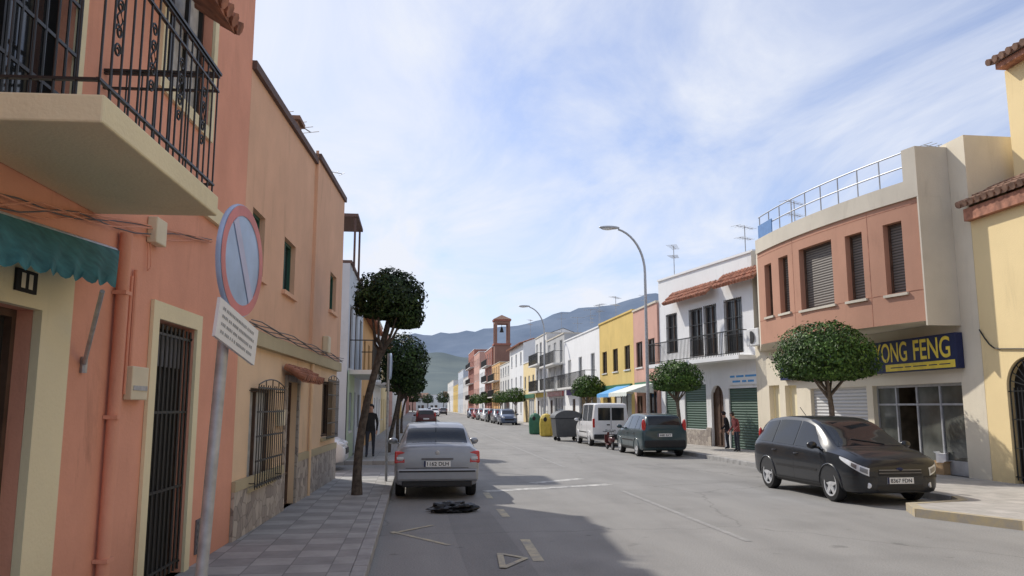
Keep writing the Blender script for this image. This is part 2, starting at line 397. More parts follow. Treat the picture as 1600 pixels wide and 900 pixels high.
def grill(F, rc, par, d=.05, step=.12, name='grille', r=.011, hb=4, mat='iron', bow=0):
    a,b,c,e = rc[:4]; mb = MB(); n = max(2, int((b-a)/step))
    for i in range(n+1):
        u = a+(b-a)*i/n; mb.tube([F.P(u,c,d),F.P(u,e,d)], r, 6)
    for i in range(hb):
        z = c+(e-c)*(i+.12)/(hb-.76); mb.fbox(F,a-.02,b+.02,z-.012,z+.012,d-.008,d+.008)
    for u in (a, b):
        for z in (c+.08, e-.08): mb.tube([F.P(u,z,d),F.P(u,z,-.01)], r, 6)
    return mb.build(name, mat, par)
def tiles(F, u0, u1, zf, df, zb, db, par, mat='tile', step=.2, name='tile_canopy', th=.06, r=.075):
    mb = MB()
    mb.box8([F.P(u0,zf-th,df),F.P(u1,zf-th,df),F.P(u1,zb-th,db),F.P(u0,zb-th,db),F.P(u0,zf,df),F.P(u1,zf,df),F.P(u1,zb,db),F.P(u0,zb,db)])
    n = max(1, int((u1-u0)/step))
    for i in range(n+1):
        u = u0+(u1-u0)*i/n
        for k in range(3):
            t0 = k/3; t1 = (k+1)/3+.02; jr = R.uniform(-.008, .008)
            p = F.P(u, zf+(zb-zf)*t0+.012+jr, df+.05*(1-t0)+(db-df)*t0); q = F.P(u, zf+(zb-zf)*t1+jr, df+(db-df)*t1)
            mb.tube([p, q], [r, r*.8], 8)
    return mb.build(name, mat, par, smooth=40)
def antenna(p, h, par, ang=0, n=6):
    mb = MB(); p = Vector(p); mb.tube([p, p+V(0,0,h)], .022, 6)
    dx = V(math.cos(ang), math.sin(ang), 0); dy = V(-dx.y, dx.x, 0)
    for zz, L in ((h-.08, .6), (h-.6, .42)):
        c = p+V(0,0,zz); mb.tube([c-dx*L, c+dx*L], .014, 5)
        for i in range(n):
            q = c+dx*L*(2*i/(n-1)-1); w = .28-.1*i/n; mb.tube([q-dy*w, q+dy*w], .009, 4)
    return mb.build('antenna', 'galv', par)
def house(F, u0, u1, h, depth, wm, label, floors=2, nw=3, shop=0, roof='flat', group=None, fm='whiteframe', pm='glass', base=None, bal=False, fh=None, awn=None, cop='conc', doorm='wood', name='house', trim=None, ants=0):
    e = thing(name, label, 'house', F.P(u0, .12, 0), 0, group)
    ops = []; L = u1-u0; g1 = min(3.1, h*.45); fh = fh or (h-g1-.3)/max(1, floors-1); doors = []
    if shop:
        ops.append((u0+L*.08, u0+L*(.55), .35, 2.55)); ops.append((u0+L*.66, u0+L*.66+1.1, .12, 2.35)); doors = [1]
    else:
        ops.append((u0+L*.42, u0+L*.42+1.05, .12, 2.3)); doors = [0]; ops.append((u0+L*.12, u0+L*.12+1.1, 1.0, 2.25))
        if L > 6: ops.append((u0+L*.72, u0+L*.72+1.1, 1.0, 2.25))
    ng = len(ops)
    for fl in range(floors-1):
        z = g1+fl*fh+(.15 if bal else .75)
        for i in range(nw):
            c = u0+L*(i+.5)/nw; w = min(.6, L/nw*.3); ops.append((c-w, c+w, z, min(z+(2.1 if bal else 1.35), h-.4)))
    mb = MB(); wall(mb, F, u0, u1, 0, h, h, ops); shell(mb, F, u0, u1, 0, h, h, depth); mb.build('wall', wm, e)
    for i, o in enumerate(ops):
        if i in doors: window(F, o, e, fm=doorm, pm=doorm, mull=1, bars=2, name='door')
        else: window(F, o, e, fm=fm, pm=(pm if R.random() < .7 else 'curtain'), mull=1 if i >= ng or not shop else 2, sill='offwhite' if not shop or i >= ng else None)
    if roof == 'flat':
        mb = MB(); mb.poly([F.P(u0,h-.3,-.02),F.P(u1,h-.3,-.02),F.P(u1,h-.3,-depth+.02),F.P(u0,h-.3,-depth+.02)]); mb.build('roof', 'roofgrey', e)
        mb = MB(); mb.fbox(F,u0,u1,h+.002,h+.1,-.25,.06); mb.fbox(F,u0,u0+.2,h+.002,h+.1,-depth,-.25); mb.fbox(F,u1-.2,u1,h+.002,h+.1,-depth,-.25); mb.build('coping', cop, e)
    else:
        mb = MB(); rz = h+depth*.5*.38; dm = -depth/2
        for (d0, z0), (d1, z1) in (((.4,h-.1),(dm,rz)), ((dm,rz),(-depth-.3,h-.1))):
            mb.poly([F.P(u0-.05,z0,d0),F.P(u1+.05,z0,d0),F.P(u1+.05,z1,d1),F.P(u0-.05,z1,d1)])
        mb.build('roof_slab', 'tiledark', e)
        for u in (u0+.02, u1-.02):
            mg = MB(); mg.poly([F.P(u,h,0),F.P(u,rz-.05,dm),F.P(u,h,-depth)]); mg.build('gable', wm, e)
        tiles(F, u0, u1, h-.06, .42, h+.5, -1.2, e, 'tile', step=.24, name='roof_tiles')
    if trim:
        mb = MB(); mb.fbox(F,u0,u1,g1-.15,g1,.002,.06); mb.build('string_course', trim, e)
    if bal:
        for fl in range(floors-1):
            z = g1+fl*fh+.1; mb = MB(); mb.fbox(F,u0+L*.08,u1-L*.08,z-.14,z,.004,.8); sl = mb.build('balcony', 'offwhite', e)
            mb = MB(); n = int(L*.84/.16)
            for i in range(n+1):
                u = u0+L*.08+L*.84*i/n; mb.tube([F.P(u,z,.76),F.P(u,z+.95,.76)], .012, 5)
            mb.fbox(F,u0+L*.08,u1-L*.08,z+.95,z+.99,.735,.785)
            for u in (u0+L*.08, u1-L*.08-.03): mb.fbox(F,u,u+.03,z+.95,z+.985,.01,.735)
            mb.build('railing', 'iron', sl)
    if shop:
        mb = MB(); mb.fbox(F,u0+L*.05,u1-L*.1,2.65,3.05,.004,.12); mb.build('fascia_board', shop, e)
    if awn:
        aw, x0, x1 = awn[:3]; D_ = awn[3]
        mb = MB(); a, b = u0+L*x0, u0+L*x1; n = 10
        mb.poly([F.P(a,2.95,.13),F.P(b,2.95,.13),F.P(b,2.5,D_),F.P(a,2.5,D_)])
        for i in range(n):
            p, q = a+(b-a)*i/n, a+(b-a)*(i+1)/n; mb.poly([F.P(p,2.5,D_),F.P(q,2.5,D_),F.P(q,2.33,D_+.01),F.P((p+q)/2,2.28,D_+.01),F.P(p,2.33,D_+.01)])
        for u in (a, b): mb.poly([F.P(u,2.95,.13),F.P(u,2.5,D_),F.P(u,2.45,.13)])
        mb.build('awning', aw, e)
    for i in range(ants):
        antenna(F.P(u0+L*(.25+.5*i/max(1,ants-1) if ants > 1 else .5), h-.3, -1.5-1.5*R.random()), 2.4+R.random()*1.5, e, R.uniform(0, 3))
    return e
# ------------------------------------------------------------------ ground
def flat(name, pts, z, mat): mb = MB(); mb.poly([(p[0],p[1],z) for p in pts]); return struct(mb.build(name, mat, None))
flat('ground', [(-6000,-600),(6000,-600),(6000,6000),(-6000,6000)], -.05, 'earth')
flat('road', [(-.52,-20),(10.3,-20),(10.3,420),(-.52,420)], 0, 'road')
flat('side_road', [(-40,21.35),(-.52,21.35),(-.52,25.7),(-40,25.7)], 0, 'road')
mb = MB(); mb.prism([(-6,-20),(-.64,-20),(-.64,21.3),(-6,21.3)], -.04, .12); struct(mb.build('pavement', 'paveL'))
mb = MB(); mb.prism([(-6,25.75),(-.64,25.75),(-.64,420),(-6,420)], -.04, .12); struct(mb.build('pavement', 'paveL'))
for y0, y1 in ((-20, 21.3), (25.75, 420)):
    mb = MB(); y = y0
    while y < y1:
        L = 1.0 if y < 70 else 20.0; ye = min(y+L, y1); mb.box((-.638, y+.004, -.04), (-.48, ye-.004, .125+R.uniform(-.004, .004))); y += L
    struct(mb.build('kerb', 'kerb', bevel=.012))
kx = 10.05
pA, pB, pC = g(1418,798), g(1432,808), g(1600,829)
poly = [(pA.x,pA.y),(pB.x,pB.y),(pC.x,pC.y),(pC.x+.3,-20),(16,-20),(16,420),(kx,420),(kx,pA.y+.9),(kx-.25,pA.y+.35),(pA.x+.5,pA.y+.12)]
mb = MB(); mb.prism(poly, -.04, .13); struct(mb.build('pavement', 'paveR'))
mb = MB()
edge = [(pC.x+.3,-20),(pC.x+.15,5),(pC.x,pC.y),(pB.x,pB.y),(pA.x,pA.y),(pA.x+.5,pA.y+.12),(kx-.25,pA.y+.35),(kx,pA.y+.9)]
for i, (a, b) in enumerate(zip(edge, edge[1:])):
    a, b = Vector(a), Vector(b); D = (b-a).normalized(); N = Vector((-D.y, D.x)); zt_ = .135+.0012*(i%3)
    mb.box8([V(*(a+N*.02),0-.03),V(*(b+N*.02),-.03),V(*(b-N*.14),-.03),V(*(a-N*.14),-.03),V(*(a+N*.02),zt_),V(*(b+N*.02),zt_),V(*(b-N*.14),zt_),V(*(a-N*.14),zt_)])
struct(mb.build('kerb', 'mkerb'))
mb = MB(); y = pA.y+.95
while y < 420:
    L = 1.0 if y < 70 else 20.0; mb.box((kx-.02, y+.004, -.03), (kx+.14, y+L-.004, .136+R.uniform(-.003, .003))); y += L
struct(mb.build('kerb', 'kerb', bevel=.012))
def strip(mb, a, b, w, z=.004):
    a, b = Vector(a[:2]), Vector(b[:2]); D = (b-a).normalized(); N = Vector((-D.y, D.x))*w/2
    mb.poly([V(*(a-N),z),V(*(a+N),z),V(*(b+N),z),V(*(b-N),z)])
mb = MB()
for (xa,ya,xb,yb) in ((842,877,820,843),(791,808,781,796),(766,779,759,770)):
    p, q = g(xa,ya), g(xb,yb); strip(mb, p, q, .13)
for k in range(14): strip(mb, (1.5, 23+k*4), (1.5, 24.2+k*4), .12)
struct(mb.build('lane_dashes', 'myellow'))
mb = MB()
for i, (xa,ya,xb,yb) in enumerate(((612,831,702,852),(612,834,676,821),(782,866,822,873),(822,873,786,889),(786,889,781,866))): strip(mb, g(xa,ya), g(xb,yb), .075, .005+.0025*i)
struct(mb.build('parking_marks', 'myellow'))
mb = MB(); strip(mb, g(1170,846), g(972,767), .10); strip(mb, (g(972,767).x, 24), (g(972,767).x-.1, 120), .1); struct(mb.build('centre_line', 'mfaint'))
mb = MB(); strip(mb, g(758,768), g(952,757), .32); strip(mb, g(832,755), g(908,748), .3); struct(mb.build('stop_line', 'mwhite'))
mb = MB(); mb.poly([(.62,6,.002),(1.38,6,.002),(1.3,14.2,.002),(.55,14.2,.002)]); struct(mb.build('shade_strip', 'roadshade'))  # shade along the parking lane, painted as a darker strip
# ------------------------------------------------------------------ LEFT BUILDINGS
A = g(357,848,.12); B = g(525,745,.12)
FL = Fac([A, B], 1)
H1 = 8.1
e1 = thing('house', 'salmon pink house at the left edge with wrought iron balcony and green awning', 'house', FL.P(-12,.12,0))
win1 = FL.rect(258,332,-60,168); bdoor = FL.rect(2,120,-150,142)
door1 = FL.rect(231,293,503,893); door1 = (door1[0],door1[1],.12,door1[3])
door0 = FL.rect(-60,34,470,900); door0 = (door0[0],door0[1],.12,door0[3])
vent = FL.rect(304,319,810,862)
bdoor = (bdoor[0]-.4, bdoor[1], 3.50, bdoor[3])
ops = [win1, door1, door0, bdoor]
mb = MB(); wall(mb, FL, -14, 0, 0, H1, H1, ops, r=.16); shell(mb, FL, -14, 0, 0, H1, H1, 9); mb.build('wall', 'salmon', e1)
mb = MB(); mb.poly([FL.P(-14,H1-.2,0),FL.P(0,H1-.2,0),FL.P(0,H1-.2,-9),FL.P(-14,H1-.2,-9)]); mb.build('roof', 'roofgrey', e1)
def surround(F, rc, w, par, mat, d=.035, bottom=True, name='door_surround'):
    a,b,c,e = rc[:4]; mb = MB(); mb.fbox(F,a-w,a,c,e+w,.003,d); mb.fbox(F,b,b+w,c,e+w,.003,d); mb.fbox(F,a,b,e,e+w,.003,d)
    if bottom: mb.fbox(F,a-w,b+w,c-w,c,.003,d)
    return mb.build(name, mat, par)
surround(FL, win1, .13, e1, 'cream', name='window_surround')
window(FL, win1, e1, r=.16, fm='iron', pm='curtain', mull=2, grille=False)
dd = window(FL, bdoor, e1, r=.16, fm='iron', pm='glass', mull=1, name='balcony_door'); grill(FL, bdoor, dd, d=.03, step=.14, hb=5)
surround(FL, bdoor, .12, e1, 'cream', bottom=False)
surround(FL, door1, .16, e1, 'cream', bottom=False)
dr = window(FL, door1, e1, r=.16, fm='wood', pm='blackhole', mull=0, name='door')
mb = MB(); mb.fbox(FL,door1[0]+.10,door1[1]-.10,door1[3]-.42,door1[3]-.12,-.12,-.1); mb.build('letter_panel', 'greyink', dr)
grill(FL, (door1[0]+.02,door1[1]-.02,.16,door1[3]-.03), dr, d=-.03, step=.115, hb=4, r=.012)
surround(FL, door0, .42, e1, 'cream', d=.06, bottom=False)
window(FL, door0, e1, r=.16, fm='wood', pm='blackhole', mull=0, name='door')
# balcony
uFar, zB = FL.pix(340,338,.92); zT = zB+.155
lo_u, hi_u = -9.0, uFar
for _ in range(50):
    mid = (lo_u+hi_u)/2
    if proj(FL.P(mid, zB, .92))[0] < 160: lo_u = mid
    else: hi_u = mid
uN = lo_u
mb = MB(); mb.fbox(FL,uN-.0,uFar,zB,zT,.003,.92); sl = mb.build('balcony', 'cream', e1, bevel=.012)
zR = FL.pix(345,120,.88)[1]
mb = MB(); dO = .875
nb = int((uFar-uN)/.125)
for i in range(nb+1):
    u = uN+.03+(uFar-uN-.06)*i/nb; mb.tube([FL.P(u,zT,dO),FL.P(u,zR,dO)], .0072, 6)
for d_i in range(7):
    d = .06+(dO-.06)*d_i/7
    for u in (uN+.03, uFar-.03): mb.tube([FL.P(u,zT,d),FL.P(u,zR,d)], .0072, 6)
for z in (zT+.09, zR-.02, zR-.14):
    mb.fbox(FL,uN+.01,uFar-.01,z-.008,z+.008,dO-.011,dO+.011)
    for u in (uN+.016, uFar-.044): mb.fbox(FL,u,u+.028,z-.0078,z+.0078,.004,dO-.011)
mb.fbox(FL,uN,uFar,zR-.005,zR+.016,dO-.022,dO+.022)
for u in (uN-.004, uFar-.046): mb.fbox(FL,u,u+.05,zR-.004,zR+.015,.004,dO-.022)
rl = mb.build('railing', 'iron', sl, smooth=40)
def scroll(mb, fn, c0, s, flip):
    pts = []
    for k in range(22):
        t = k/21*2*math.pi*1.35; r = s*(1-.72*k/21); pts.append(fn(c0[0]+flip*r*math.cos(t), c0[1]+r*math.sin(t)))
    mb.tube(pts, .0068, 5)
for i in range(1, nb, 4):
    mb = MB(); u = uN+.03+(uFar-uN-.06)*(i+.5)/nb; fn = lambda a, b: FL.P(a, b, dO)
    for zz, fl in ((zT+.34,1),(zT+.45,-1),(zT+.60,1),(zT+.71,-1)): scroll(mb, fn, (u, zz), .045, fl)
    mb.tube([FL.P(u-.04,zT+.525,dO),FL.P(u,zT+.575,dO),FL.P(u+.04,zT+.525,dO),FL.P(u,zT+.475,dO),FL.P(u-.04,zT+.525,dO)], .006, 5)
    mb.build('scroll', 'iron', sl, smooth=40)
u2, z2 = FL.pix(368,46,.42)
tiles(FL, u2-2.3, u2, z2, .42, z2+.28, .02, e1, 'tile', step=.19)
# awning
ua, za = FL.pix(187,392,.12); ub_, zb_ = FL.pix(181,450,.42)
mb = MB(); NW = 60; Lw = 2.4; rows = 5
vs = []
for i in range(NW+1):
    t = i/NW; u = ua-Lw*t
    for j in range(rows+1):
        s = j/rows; uu = u+(ub_-ua)*s; z = za+(zb_+.03-za)*s-.15*t; d = .12+.3*s+.015*s*math.sin(i*.85)+.01*s*math.sin(i*.3)
        if j == rows: z -= .035*abs(math.sin(math.pi*i/4))
        vs.append(FL.P(uu, z, d))
mb.add(vs, [(i*(rows+1)+j,(i+1)*(rows+1)+j,(i+1)*(rows+1)+j+1,i*(rows+1)+j+1) for i in range(NW) for j in range(rows)])
aw = mb.build('awning', 'awngreen', e1, smooth=60)
mb = MB(); p = FL.P(*FL.pix(160,455,.40),.40); q = FL.P(*FL.pix(131,570,.02),.02); mb.tube([p,q], .016, 8); mb.tube([q+V(0,0,.06),q-V(0,0,.06)], .026, 8)
mb.tube([FL.P(ua-Lw,za-.15,.07),FL.P(ua+.02,za,.07)], .03, 10); mb.build('awning_arm', 'galv', aw, smooth=40)
rc = FL.rect(24,57,422,457,.07); mb = MB(); mb.fbox(FL,rc[0],rc[1],rc[2],rc[3],.062,.078); npl = mb.build('number_plate', 'blackhole', e1)
for k in range(2):
    mb = MB(); add_text(mb, '1', lambda a, b: FL.P(rc[0]+(rc[1]-rc[0])*(.20+.36*k+.20*a), rc[2]+(rc[3]-rc[2])*(.16+.68*b), .081)); mb.build('digit', 'beigebox', npl)
mb = MB(); uq = FL.pix(181,600,.06)[0]; mb.tube([FL.P(uq,.12,.06),FL.P(uq,zB-.05,.06)], .05, 12)
for z in (.6, 1.7, 2.7): mb.fbox(FL,uq-.065,uq+.065,z,z+.03,.004,.115)
mb.build('drainpipe', 'salmon', e1, smooth=40)
mb = MB(); uq2 = FL.pix(211,450,.03)[0]; mb.tube([FL.P(uq2,2.0,.03),FL.P(uq2,zB-.3,.03)], .02, 8); mb.tube([FL.P(uq2-.05,1.9,.02),FL.P(uq2-.05,2.9,.02)], .012, 6); mb.build('conduit', 'salmon', e1, smooth=40)
rc = FL.rect(193,219,573,625); mb = MB(); mb.fbox(FL,*rc,.003,.07); x = mb.build('meter_box', 'beigebox', e1, bevel=.008)
mb = MB(); mb.fbox(FL,rc[0]+.03,rc[1]-.03,rc[2]+.08,rc[2]+.12,.071,.078); mb.build('meter_lock', 'galv', x)
rc = FL.rect(229,246,342,383); mb = MB(); mb.fbox(FL,*rc,.003,.09); mb.build('junction_box', 'beigebox', e1, bevel=.01)
mb = MB(); mb.fbox(FL,*vent,.003,.02)
for i in range(5):
    z = vent[2]+(vent[3]-vent[2])*(i+.5)/5; mb.fbox(FL,vent[0]+.02,vent[1]-.02,z-.012,z+.012,.021,.03)
mb.build('vent', 'greyink', e1)
mb = MB()
for k in range(5):
    pts = []
    for px in range(-60, 352, 30):
        u, z = FL.pix(px, 300+max(0,px)*.21+6*math.sin(px*.03+k*1.3), .03); pts.append(FL.P(u, z+.012*k-.06-.035*abs(math.sin(px*.02+k)), .03+.01*(k%3)))
    mb.tube(pts, .0055, 5, m=k % 2)
u, z = FL.pix(232,380,.03); mb.tube([FL.P(u,z,.03),FL.P(u+.02,z-.25,.03),FL.P(u+.09,z-.2,.03),FL.P(u+.05,z+.02,.03)], .005, 5)
mb.build('cable_bundle', ['salmon', 'greyink'], e1, smooth=60)
rc = (FL.pix(272,350)[0], -.02, FL.pix(345,352)[1]-.05, FL.pix(345,352)[1]+.12); mb = MB(); mb.fbox(FL,*rc,.003,.05); mb.build('string_course', 'cream', e1)
# --- L2 tan house
uE = FL.pix(527,560)[0]; BD = .06
zc0 = FL.pix(372,541)[1]; zc1 = FL.pix(528,567)[1]; zc = (zc0+zc1)/2
zt0 = FL.pix(390,100)[1]; zt1 = FL.pix(538,325)[1]
e2 = thing('house', 'tan two storey house with stone plinth next to the salmon house', 'house', FL.P(0,.12,0))
upw = [FL.rect(393,413,330,432), FL.rect(443,461,376,460), FL.rect(511,521,428,488)]
lw = [FL.rect(388,427,607,752), FL.rect(503,519,596,682)]
dw = FL.rect(443,461,596,790); dw = (dw[0],dw[1],.12,dw[3])
sb0 = FL.pix(375,772)[1]; sb1 = FL.pix(520,703)[1]; sb = (sb0+sb1)/2
uB = FL.pix(488,400)[0]
mb = MB(); wall(mb, FL, .004, uB, zc, zt0, zt0+(zt1-zt0)*uB/uE, upw[:2], r=.14)
wall(mb, FL, uB, uE, zc, zt0+(zt1-zt0)*uB/uE+.1, zt1+.05, [upw[2]], r=.14, d=BD)
mb.poly([FL.P(uB,zc,0),FL.P(uB,zc,BD),FL.P(uB,zt1+.1,BD),FL.P(uB,zt1+.1,0)])
shell(mb, FL, .004, uE, zc, zt0, zt1, 9, d=0.0); mb.poly([FL.P(uE,zc,0),FL.P(uE,zc,BD),FL.P(uE,zt1,BD),FL.P(uE,zt1,0)])
mb.build('upper_wall', 'tan', e2)
mb = MB(); wall(mb, FL, .004, uE, 0, zc-.002, zc-.002, lw+[dw], r=.16); shell(mb, FL, .004, uE, 0, zc-.002, zc-.002, 9); mb.build('lower_wall', 'peach', e2)
mb = MB(); mb.fbox(FL,.006,dw[0]-.1,.0,sb,.003,.04); mb.fbox(FL,dw[1]+.1,uE,.0,sb+.1,.003,.04); mb.build('plinth', 'stone', e2)
mb = MB(); mb.fbox(FL,.006,dw[0]-.1,sb,sb+.13,.003,.05); mb.fbox(FL,dw[1]+.1,uE,sb+.1,sb+.23,.003,.05); mb.build('plinth_band', 'olive', e2)
mb = MB(); mb.fbox(FL,dw[0]-.1,dw[0],.12,dw[3]+.1,.003,.045); mb.fbox(FL,dw[1],dw[1]+.1,.12,dw[3]+.1,.003,.045); mb.fbox(FL,dw[0],dw[1],dw[3],dw[3]+.1,.003,.045); mb.build('door_surround', 'stone', e2)
mb = MB(); mb.fbox(FL,.006,uE,zc-.08,zc+.12,BD+.006,BD+.05); mb.fbox(FL,.006,uB-.002,zc-.08,zc+.12,.002,BD+.006); mb.fbox(FL,uB,uE,zc-.08,zc-.003,.002,BD+.006); mb.build('cornice', 'olive', e2)
mb = MB()
for k in range(4):
    pts = [FL.P(uE*i/16+.01, zc+.14+.025*k+.02*math.sin(i*1.7+k*2), BD+.055+.012*k) for i in range(17)]; mb.tube(pts, .008, 5)
mb.build('cable_bundle', 'greyink', e2, smooth=60)
zu = lambda u: zt0+(zt1-zt0)*u/uE
mb = MB()
def slopebar(mb, F, u0, u1, a0, a1, h, d0, d1):
    mb.box8([F.P(u0,a0,d1),F.P(u1,a1,d1),F.P(u1,a1,d0),F.P(u0,a0,d0),F.P(u0,a0+h,d1),F.P(u1,a1+h,d1),F.P(u1,a1+h,d0),F.P(u0,a0+h,d0)])
slopebar(mb, FL, .006, uB-.003, zu(0)+.002, zu(uB)+.002, .12, -.3, .06); slopebar(mb, FL, uB, uE+.05, zu(uB)+.102, zu(uE)+.052, .12, -.3, BD+.05)
mb.build('coping', 'roofdark', e2)
mb = MB(); mb.poly([FL.P(0.01,zt0-.2,-.01),FL.P(uE,zt1-.2,-.01),FL.P(uE,zt1-.2,-9),FL.P(.01,zt0-.2,-9)]); mb.build('roof', 'roofgrey', e2)
ch = FL.pix(488,255)[0]
mb = MB(); mb.fbox(FL,ch-.1,ch+.35,zu(ch),zu(ch)+.75,-.8,-.3); mb.fbox(FL,ch-.16,ch+.41,zu(ch)+.75,zu(ch)+.83,-.86,-.24); mb.build('chimney', 'tiledark', e2)
mb = MB(); mb.fbox(FL,ch-1.7,ch-1.3,zu(ch)-.05,zu(ch)+.45,-.8,-.35); mb.fbox(FL,ch-1.75,ch-1.25,zu(ch)+.452,zu(ch)+.52,-.85,-.3); mb.build('chimney', 'tiledark', e2)
antenna(FL.P(ch+.8, zu(ch), -.5), 1.1, e2, 1.2, 5)
for i, r_ in enumerate(upw):
    window(FL, r_, e2, r=.14, fm='greendoor', pm='greendoor' if i == 0 else 'glass', mull=1, sill='tan', d=BD if i == 2 else 0)
for i, r_ in enumerate(lw):
    w = window(FL, r_, e2, r=.16, fm='wood', pm='curtain' if i == 0 else 'glass', mull=1, sill='olive'); rr = (r_[0]-.06, r_[1]+.06, r_[2]-.03, r_[3]+.04)
    grill(FL, rr, w, d=.13, step=.14, hb=5, r=.008)
    mb = MB(); um = (rr[0]+rr[1])/2; hw = (rr[1]-rr[0])/2
    mb.tube([FL.P(um+hw*(q/8), rr[3]+.09*(1-(q/8)**2), .13) for q in range(-8, 9)], .009, 5)
    for q in (-4, 0, 4): mb.tube([FL.P(um+hw*q/8, rr[3], .13), FL.P(um+hw*q/8, rr[3]+.09*(1-(q/8)**2), .13)], .008, 5)
    mb.build('grille_crest', 'iron', w)
window(FL, dw, e2, r=.16, fm='wood', pm='wood', mull=1, bars=3, name='door')
ct = FL.pix(452,588,.3)[1]
tiles(FL, dw[0]-.35, dw[1]+.45, ct, .34, ct+.2, .05, e2, 'tile', step=.17, r=.06)
mb = MB(); uac = FL.pix(499,530)[0]; mb.fbox(FL,uac,uac+.35,zc+.2,zc+.55,BD+.002,BD+.13); mb.build('junction_box', 'beigebox', e2, bevel=.02)
mb = MB(); ug = FL.pix(482,640)[0]; mb.tube([FL.P(ug,.12,.05),FL.P(ug,zc-.09,.05)], .035, 8); mb.build('drainpipe', 'peach', e2, smooth=40)
rc = FL.rect(430,440,640,665); mb = MB(); mb.fbox(FL,*rc,.003,.06); mb.build('meter_box', 'beigebox', e2)
# --- further left row
F3 = Fac([(-2.2,26.0),(-2.2,400)], 1)
h3 = house(F3, 0, 7, 6.4, 8, 'bluewall', 'pale blue grey house beyond the side street on the left, with railed balcony', 2, 3, bal=True, fm='wood', cop='roofdark')
mb2 = MB(); wall(mb2, F3, .01, 2.85, 0, 2.95, 2.95, [(.8,1.95,.99,2.26)], r=.03, d=.03); mb2.build('green_dado', 'greenwall', h3)
mb = MB(); mb.fbox(F3,.2,2.6,8.0,8.1,-2.6,.2)
for u in (.3, 2.4):
    for d in (-2.4, .1): mb.tube([F3.P(u,6.2,d),F3.P(u,8.0,d)], .04, 6)
mb.build('roof_pergola', 'roofdark', h3)
antenna(F3.P(1.2,8.1,-1), 1.8, h3, .6)
house(F3, 7.03, 16, 5.5, 8, 'orangewall', 'orange house with clay tile roof on the left side', 2, 3, roof='tile', fm='wood')
house(F3, 16.03, 25, 6.6, 8, 'white', 'white house behind the second left pavement tree', 2, 3, bal=True)
house(F3, 25.03, 36, 5.8, 8, 'yellow', 'yellow tiled house farther along the left pavement', 2, 4, roof='tile')
house(F3, 36.03, 50, 7.2, 8, 'pinkwall', 'pink house far along the left pavement', 3, 4)
house(F3, 50.03, 70, 6.4, 8, 'offwhite', 'off white long house far down the left side', 2, 5)
house(F3, 70.03, 100, 7.5, 8, 'ochre', 'ochre house deep in the left row', 3, 6)
house(F3, 100.03, 150, 7.0, 8, 'white', 'white terrace near the far end of the left row', 2, 8)
house(F3, 150.03, 230, 9.0, 9, 'redwall', 'red terrace closing the far left row', 3, 9)
# ------------------------------------------------------------------ RIGHT BUILDINGS
nS = g(1551,752,.12); nE = g(1190,705,.12); nW = g(1035,690,.12)
F0 = Fac([(nS.x+.02, 2.0), (nS.x, nS.y-.01)], -1)
F1 = Fac([(nS.x, nS.y), (nS.x-.05, nE.y)], -1)
F2 = Fac([(nE.x+.05, nE.y+.02), (nW.x, nW.y)], -1)
e = thing('house', 'yellow house with clay tile eaves and arched iron gate at the right edge', 'house', F0.P(0,.12,0))
zE = F0.pix(1545,322)[1]; gate = F0.rect(1577,1650,556,745); gate = (gate[0],gate[1],.12,gate[3])
uT = F0.len
def arch_wall(mb, F, rc, ztop, r, n=12, m=0):
    a,b,c,e_ = rc; R_ = (b-a)/2; um = (a+b)/2; zs = e_-R_
    for sgn in (-1, 1):
        pts = [(um+sgn*R_*math.sin(t*math.pi/2/n), zs+R_*math.cos(t*math.pi/2/n)) for t in range(n+1)]
        mb.poly([F.P(um+sgn*R_,e_,0)]+[F.P(u,z,0) for u,z in pts], m)
        for p, q in zip(pts, pts[1:]): mb.poly([F.P(*p,0),F.P(*q,0),F.P(*q,-r),F.P(*p,-r)], m)
mb = MB(); wall(mb, F0, -12, uT, 0, zE, zE, [gate, (4,5.2,1,2.3), (4,5.2,4.2,5.6), (9.5,10.6,4.2,5.6)], r=.2); arch_wall(mb, F0, gate, gate[3], .2); shell(mb, F0, -12, uT, 0, zE, zE, 10); mb.build('wall', 'yellow', e)
for rc in ((4,5.2,1,2.3),(4,5.2,4.2,5.6),(9.5,10.6,4.2,5.6)): window(F0, rc, e, r=.2, fm='wood', sill='cream')
mb = MB(); a,b,c_,t_ = gate; mb.poly([F0.P(a,c_,-.19),F0.P(b,c_,-.19),F0.P(b,t_,-.19),F0.P(a,t_,-.19)]); gt = mb.build('gate', 'blackhole', e)
grill(F0, (a+.03,b-.03,.2,t_-(b-a)/2), gt, d=-.06, step=.11, hb=4, r=.014)
mb = MB(); um = (a+b)/2; R_ = (b-a)/2-.03
for q in range(-4, 5):
    mb.tube([F0.P(um,t_-R_-.03,-.06),F0.P(um+R_*math.sin(q*.33),t_-R_-.03+R_*math.cos(q*.33),-.06)], .013, 5)
mb.tube([F0.P(um+R_*math.cos(t*.1963),t_-R_-.03+R_*math.sin(t*.1963),-.06) for t in range(17)], .016, 5); mb.build('fanlight_bars', 'iron', gt)
tiles(F0, -12, uT+.02, zE+.16, .24, zE+.75, -.95, e, 'tiledark', step=.22, name='eave_tiles', r=.085)
mb = MB(); mb.fbox(F0,-12,uT,zE-.22,zE+.07,.004,.17); mb.fbox(F0,-12,uT,zE+.002,zE+.7,-1.2,-1.0); mb.build('eave_moulding', 'tile', e)
dU = -.9
uU = F0.pix(1576,180,dU)[0]; uO, zO2 = F0.pix(1547,108,dU+.35); zu0 = zE+.3; zu1 = zO2-.05
mb = MB(); mb.fbox(F0,-12,uU,zu0,zu1,-9,dU); mb.build('upper_wall', 'yellow', e)
tiles(F0, -12, uO, zu1+.2, dU+.35, zu1+.85, dU-1.6, e, 'tiledark', step=.22, name='roof_tiles', r=.085)
